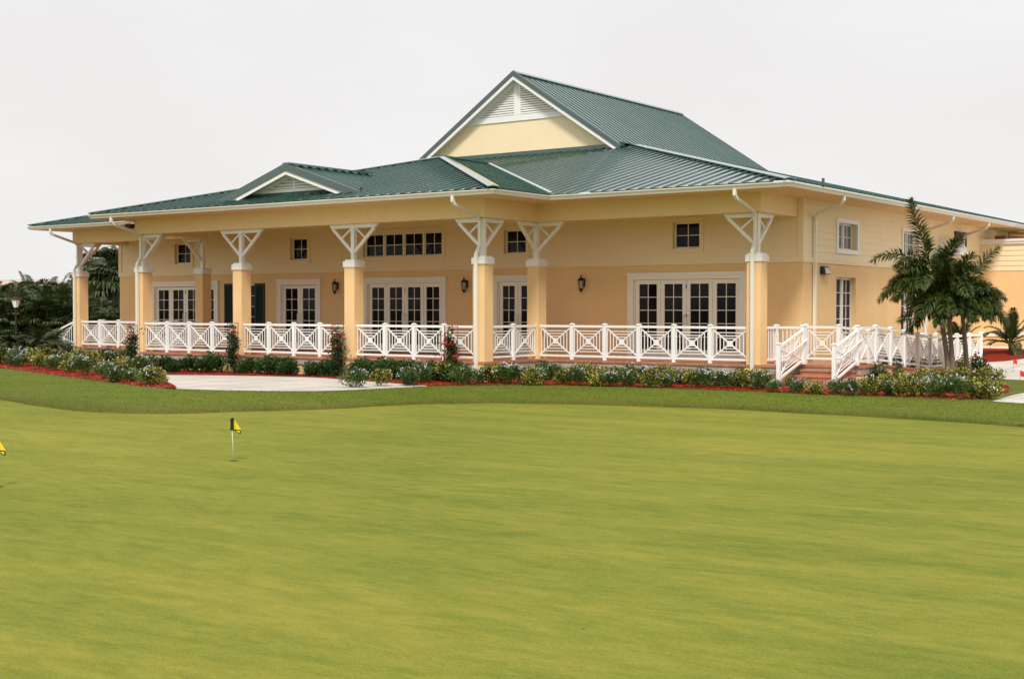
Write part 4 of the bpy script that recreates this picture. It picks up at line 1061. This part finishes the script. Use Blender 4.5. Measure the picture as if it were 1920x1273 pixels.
def palm_big():
    u0, v0 = onz(1778, 712, -.55); r = random.Random(11)
    t = thing('palm_tree', (u0, v0, -.58), 'bushy dark green palm with three slim grey trunks beside the ramp', 'palm tree')
    # trunk foot and crown points: (photo x, depth offset)
    tr = [((0.02,0),(-.50,.1),2.45), ((.12,.1),(-.06,-.05),1.95), ((.3,.9),(.22,.5),1.75)]
    crowns = []
    for (a, b, h) in tr:
        m = MB(); pts = []
        for i in range(9):
            k = i/8; pts.append((u0+a[0]+(b[0]-a[0])*k**1.4, v0+a[1]+(b[1]-a[1])*k, -.62+(h+.62)*k))
        m.tube(pts, .085, 10, .05)
        for i in range(1, 18):
            k = i/18; q = (u0+a[0]+(b[0]-a[0])*k**1.4, v0+a[1]+(b[1]-a[1])*k, -.62+(h+.62)*k); rr = .085-.035*k+.004
            m.tube([q, (q[0], q[1], q[2]+.012)], rr, 10)
        m.build('trunk', M['bark'], t, True); crowns.append(pts[-1])
    m = MB()
    # fronds given as (crown, screen-right, toward camera, up, length, droop)
    def dv(rt, tw, up): return _R*rt-_FH*tw+Vector((0,0,up))
    F0 = [(0,-.34,.1,1.0,2.35,.22),(0,-.8,.1,.75,2.0,1.6),(0,-.95,.3,.25,1.75,1.5),(0,-.9,-.2,-.05,1.65,1.2),(0,.2,.5,.9,1.5,.9),(0,-.5,.8,.35,1.5,1.5),(0,-.45,-.8,.7,1.6,1.3),(0,-.7,.5,-.25,1.3,.9),(0,.35,-.6,.8,1.5,1.0),
          (1,.1,.9,.5,1.5,1.4),(1,-.7,.6,.0,1.5,1.2),(1,.75,.4,.45,1.5,1.2),(1,.1,-.9,.6,1.5,1.4),(1,-.2,.7,.95,1.5,1.0),(1,-.75,.2,-.35,1.5,.8),(1,.6,.7,.0,1.3,1.2),(1,.3,.3,1.0,1.4,.8),(1,0,.9,-.1,1.2,1.0),
          (2,.5,.1,1.0,1.7,.7),(2,.85,.2,.55,1.3,1.5),(2,.9,0,.25,1.45,1.7),(2,-.2,.5,.9,1.4,.9),(2,.5,.8,.3,1.3,1.3),(2,.6,-.6,.6,1.4,1.3),(2,-.5,.6,.35,1.3,1.2),(2,.15,.7,.65,1.3,1.2)]
    F0 += [(0,-.9,.3,-.1,1.5,1.0),(0,-.6,.8,-.5,1.5,.7),(1,-.5,.9,-.6,1.3,.6),(1,.4,.9,-.4,1.3,.8),(1,-.95,0,-.3,1.5,.8),(2,.7,.5,-.2,1.4,1.0),(0,.3,.8,.2,1.4,1.2)]
    for c in (0,1,2):
        for i in range(9):
            q = r.uniform(0,6.28); F0.append((c, math.cos(q), math.sin(q), r.uniform(-.45,.8), r.uniform(1.0,1.4), r.uniform(.9,1.5)))
    for c, a, b, h, ln, dr in F0:
        base = Vector(crowns[c])+Vector((r.uniform(-.05,.05), r.uniform(-.05,.05), r.uniform(-.1,.15)))
        pinnate(m, base, dv(a, b, h), ln*1.08, dr, 100, .38, .042, r)
    m.build('crown', M['leaf_palm'], t)
palm_big()
def small_palm(x, y, h, n, ln, label, seed, trunk=.25, g=None, uv=None, m_leaf='leaf_palm', nl=44):
    u0, v0 = uv or onz(x, y, -.6); r = random.Random(seed); z0 = ground_z(u0, v0)
    t = thing('small_palm', (u0, v0, z0), label, 'palm', g)
    m = MB(); m.tube([(u0,v0,z0-.05),(u0+.03,v0,z0+trunk*.5),(u0,v0,z0+trunk)], .09, 8, .07); m.build('trunk', M['bark_dark'], t)
    m = MB()
    for i in range(n):
        a = 2*PI*i/n*1.618*2+r.uniform(-.3,.3); e = r.uniform(.15,1.35)
        pinnate(m, (u0,v0,z0+trunk), (math.cos(a)*math.cos(e), math.sin(a)*math.cos(e), math.sin(e)), ln*r.uniform(.8,1.1), r.uniform(.9,1.7), nl, .26, .03, r, False)
    m.build('crown', M[m_leaf], t)
small_palm(0,0,0,16,1.45,'small feathery palm in the red mulch triangle by the court',21,.35,'small palms before the rear wing',(-13.6,50.3))
small_palm(0,0,0,14,1.3,'small feathery palm behind the end of the ramp railing',22,.3,'small palms before the rear wing',(-15.0,48.8))
GL = 'little dark palms at the left edge'
for i, (x, y, hh, lab) in enumerate(((18,680,.7,'leftmost little dark palm at the left end of the bed'),(44,678,.6,'little dark palm near the left edge, second from the frame'),(72,681,.75,'little dark palm at the left, nearest the lamp post'),(98,676,.6,'little dark palm left of the far left steps'))):
    small_palm(x, y, 0, 16, .95, lab, 60+i, hh, GL, m_leaf='leaf_far')

def fan(m, p, d, rad, nb, r, lw=.05):
    d = d.normalized(); s = d.cross(Vector((0,0,1))); s = s.normalized() if s.length > .05 else Vector((1,0,0)); n = s.cross(d)
    for k in range(nb):
        a = -1.5+3.0*k/(nb-1)+r.uniform(-.08,.08); o = d*math.cos(a)+s*math.sin(a)
        b = p+o*rad*.6+n*.03; c = p+(o+Vector((0,0,-.35))).normalized()*rad*r.uniform(.85,1.1)
        wv = (s*math.cos(a)-d*math.sin(a))*lw/2*rad
        m.add([p, b+wv, c, b-wv], [(0,1,2,3)])
def sabal(x, D, ht, cr, label, seed, skirt=0, n=46, z0=None, name='fan_palm', group='fan palms beyond the clubhouse'):
    u0, v0 = at(x, D); r = random.Random(seed); z0 = ground_z(u0, v0) if z0 is None else z0
    t = thing(name, (u0, v0, z0), label, 'palm tree', group)
    m = MB(); m.tube([(u0,v0,z0-.2),(u0+.1,v0,z0+ht*.5),(u0,v0,z0+ht)], .22, 8, .17); m.build('trunk', M['bark_dark'], t)
    m = MB()
    for i in range(n):
        d = rdir(r); e = r.uniform(-.55,1); d.z = e; d.normalize(); q = Vector((u0,v0,z0+ht+.1))+d*cr*.45*r.uniform(.7,1.1)
        m.tube([(u0,v0,z0+ht+.05), q], .015, 3, .01, False); fan(m, q, d, cr*.62, 13, r, .16)
    for i in range(skirt):
        a = r.uniform(0, 2*PI); k = r.random(); rr = .35+.75*math.sin(PI*min(1, .25+k*.75))
        p = Vector((u0+math.cos(a)*rr, v0+math.sin(a)*rr, z0+ht*(.18+.8*k)))
        fan(m, p, Vector((math.cos(a)*.35, math.sin(a)*.35, -1)), .8, 9, r, .16)
    m.build('crown', M['leaf_far'], t)
sabal(183, 112, 4.9, 1.7, 'tall slim fan palm behind the left end of the porch, highest in view', 71)
sabal(209, 98, 3.6, 2.2, 'stout fan palm with a thick skirt beside the left end wall', 72, 300, 70)
sabal(165, 118, 2.6, 2.0, 'low fan palm left of the skirted palm, half behind the end column', 73, 80)
sabal(233, 104, 4.6, 2.3, 'fan palm hidden partly by the left end wall', 74, 160, 60)
def thicket(x, D, H, R, label, seed, n=260):
    u0, v0 = at(x, D); r = random.Random(seed); z0 = ground_z(u0, v0)
    t = thing('clump_palm', (u0, v0, z0), label, 'palm clump', 'dark clumping palms at the left background')
    m = MB()
    for k in range(5):
        a = 2*PI*k/5; m.tube([(u0+.3*math.cos(a),v0+.3*math.sin(a),z0-.1),(u0+.7*math.cos(a),v0+.7*math.sin(a),z0+H*.6)], .09, 6, .06)
    m.build('trunk', M['bark_dark'], t)
    m = MB()
    for i in range(n):
        d = rdir(r); q = Vector((u0+d.x*R*r.uniform(.4,1), v0+d.y*R*r.uniform(.4,1), z0+H*(.08+.82*r.random())))
        o = Vector((d.x, d.y, r.uniform(-.2,1.1))); m.tube([q-o*.3, q], .015, 3, .01, False); fan(m, q, o, r.uniform(.42,.75), 12, r, .14)
    for i in range(7):
        a = r.uniform(0,6.28); e = r.uniform(.7,1.4); pinnate(m, (u0+math.cos(a)*R*.5,v0+math.sin(a)*R*.5,z0+H*.7), (math.cos(a)*math.cos(e),math.sin(a)*math.cos(e),math.sin(e)), 1.7, 1.3, 26, .4, .06, r, False)
    m.build('crown', M['leaf_far'], t)
TH = [(-120,86,4.0,2.6,'dark palm clump outside the left edge of the picture'),(-48,84,3.9,2.5,'dark palm clump cut by the left edge of the frame'),(12,85,3.8,2.5,'leftmost whole dark palm clump, behind the lamp post'),(58,88,4.0,2.5,'dark palm clump just right of the lamp post'),
      (100,86,4.3,2.4,'dark palm clump between lamp post and left end column'),(140,88,3.5,2.4,'dark palm clump behind the left end column'),(186,92,3.0,2.4,'low dark palm clump seen through the left end of the porch'),(-10,97,4.0,2.6,'dark palm clump in the second row, farthest left'),(80,98,4.6,2.6,'dark palm clump in the second row behind the lamp post'),(165,100,4.0,2.6,'dark palm clump in the second row behind the porch end'),(30,91,3.0,2.4,'low dark palm clump filling the gap behind the lamp post')]
for i, (x, D, H, R, lab) in enumerate(TH): thicket(x, D, H*.84, R, lab, 200+i)
# lamp post
u0, v0 = at(30, 60); zb = ground_z(u0, v0)
t = thing('lamp_post', (u0, v0, zb), 'dark lamp post with a white glass lantern at the left edge', 'lamp post')
m = MB(); m.tube([(u0,v0,zb),(u0,v0,1.62)], .045, 8); m.lathe((u0,v0,zb), [(.12,0),(.11,.25),(.05,.35)], 8); m.build('pole', M['bronze'], t)
m = MB(); m.lathe((u0,v0,0), [(.10,1.62),(.21,1.95)], 6); m.build('lantern_glass', M['milk'], t)
m = MB(); m.lathe((u0,v0,0), [(.07,1.55),(.11,1.62)], 6); m.lathe((u0,v0,0), [(.25,1.951),(.22,2.0),(.08,2.10),(.04,2.12),(.03,2.2),(.005,2.24)], 6); m.build('lantern_cap', M['bronze'], t)
# far house roofs above the palms
def far_house(x, D, w_, zr, label):
    u0, v0 = at(x, D); z0 = ground_z(u0, v0)
    t = thing('far_house', (u0, v0, z0), label, 'house', 'houses far beyond the palms')
    a = _R*w_/2; b = _FH*6; c = Vector((u0, v0, 0))
    def q(s, d, z): p = c+a*s+b*d; return (p.x, p.y, z)
    m = MB(); m.hexa([q(-1,-1,z0-1),q(1,-1,z0-1),q(1,1,z0-1),q(-1,1,z0-1)],[q(-1,-1,zr-2),q(1,-1,zr-2),q(1,1,zr-2),q(-1,1,zr-2)]); m.build('wall', M['farwall'], t)
    m = MB(); e = [q(-1.06,-1.15,zr-2),q(1.06,-1.15,zr-2),q(1.06,1.15,zr-2),q(-1.06,1.15,zr-2)]; r0, r1 = q(-.6,0,zr), q(.6,0,zr)
    m.poly([e[0],e[1],r1,r0]); m.poly([e[2],e[3],r0,r1]); m.poly([e[1],e[2],r1]); m.poly([e[3],e[0],r0]); m.build('roof', M['farroof'], t)
far_house(15, 170, 20, 5.3, 'distant tan-roofed house over the palms at the left edge')
far_house(125, 175, 15, 4.6, 'distant low tan roof just left of the end column')

# golf flags on the green
def golf_flag(x, y, label, rz):
    u, v = onz(x, y, ZG); t = thing('putting_flag', (u, v, ZG), label, 'golf flag', 'putting flags on the green', world=False, rz=rz)
    m = MB(); m.tube([(0,0,-.02),(-.030,0,.70)], .007, 8, .006); inst(m.mesh('stick', M['stick'], True), 'stick', t)
    m = MB(); m.lathe((0,0,0), [(.075,.0035),(.06,.004)], 20); inst(m.mesh('cup', M['cup']), 'cup', t)
    m = MB(); 
    for i in range(6):
        z0 = .50+.033*i; z1 = z0+.033; b0 = .022+.004*math.sin(i*1.3); m.hexa([(-.045-(.012 if i == 0 else 0),-b0,z0),(.008,-b0,z0),(.008,b0,z0),(-.045-(.012 if i == 0 else 0),b0,z0)],[(-.045,-.02,z1),(-.002,-.02,z1),(-.002,.02,z1),(-.045,.02,z1)])
    m.hexa([(.01,-.006,.497),(.105,-.010,.435),(.105,.0,.435),(.01,.004,.497)],[(.01,-.006,.512),(.100,-.010,.450),(.100,.0,.450),(.01,.004,.512)])
    m.hexa([(.01,-.006,.500),(.115,-.012,.490),(.115,-.004,.490),(.01,.004,.500)],[(.01,-.006,.513),(.115,-.012,.504),(.115,-.004,.504),(.01,.004,.513)])
    m.hexa([(.098,-.012,.440),(.116,-.012,.490),(.116,-.003,.490),(.098,-.003,.440)],[(.112,-.012,.436),(.128,-.012,.492),(.128,-.003,.492),(.112,-.003,.436)])
    inst(m.mesh('flag_border', M['blackcloth']), 'flag_border', t)
    m = MB(); m.add([(.0,.002,.665),(.0,.006,.513),(.06,-.022,.512),(.122,-.004,.505),(.028,-.016,.66),(.0,.012,.513),(.06,-.012,.512),(.122,.002,.505),(.0,.009,.665),(.028,-.01,.66)],
                     [(0,1,2,4),(4,2,3),(8,9,6,5),(9,7,6),(0,4,9,8),(4,3,7,9),(1,5,6,2),(2,6,7,3)])
    m.quad((.04,-.004,.492),(.105,-.008,.489),(.098,-.008,.452),(.07,-.008,.470)); inst(m.mesh('flag', M['yellow']), 'flag', t)
golf_flag(438, 864, 'yellow and black flag on a white stick standing on the putting green', ALPHA)
golf_flag(-5, 913, 'yellow flag on a stick cut by the left edge of the picture', ALPHA)
# small red marker flags by the court
for i, (x, y, lab) in enumerate(((1897,664,'tiny red marker flag on the court nearest the rear wing'),(1900,698,'tiny red marker flag on the near edge of the court'),(1913,712,'tiny red marker flag in the grass at the right edge'))):
    u, v = onz(x, y, -.25 if i == 0 else -.45); z = ground_z(u, v)
    t = thing('marker_flag', (u, v, z), lab, 'marker flag', 'red marker flags by the court', world=False, rz=ALPHA)
    m = MB(); m.tube([(0,0,0),(0,0,.42)], .006, 5); inst(m.mesh('wire', M['redflag']), 'wire', t)
    m = MB(); m.hexa([(0,-.004,.26),(.12,-.006,.22),(.12,.0,.22),(0,.004,.26)],[(0,-.004,.42),(.12,-.006,.36),(.12,.0,.36),(0,.004,.42)]); inst(m.mesh('flag', M['redflag']), 'flag', t)
for o in bpy.data.objects:
    if '_world' in o: del o['_world']
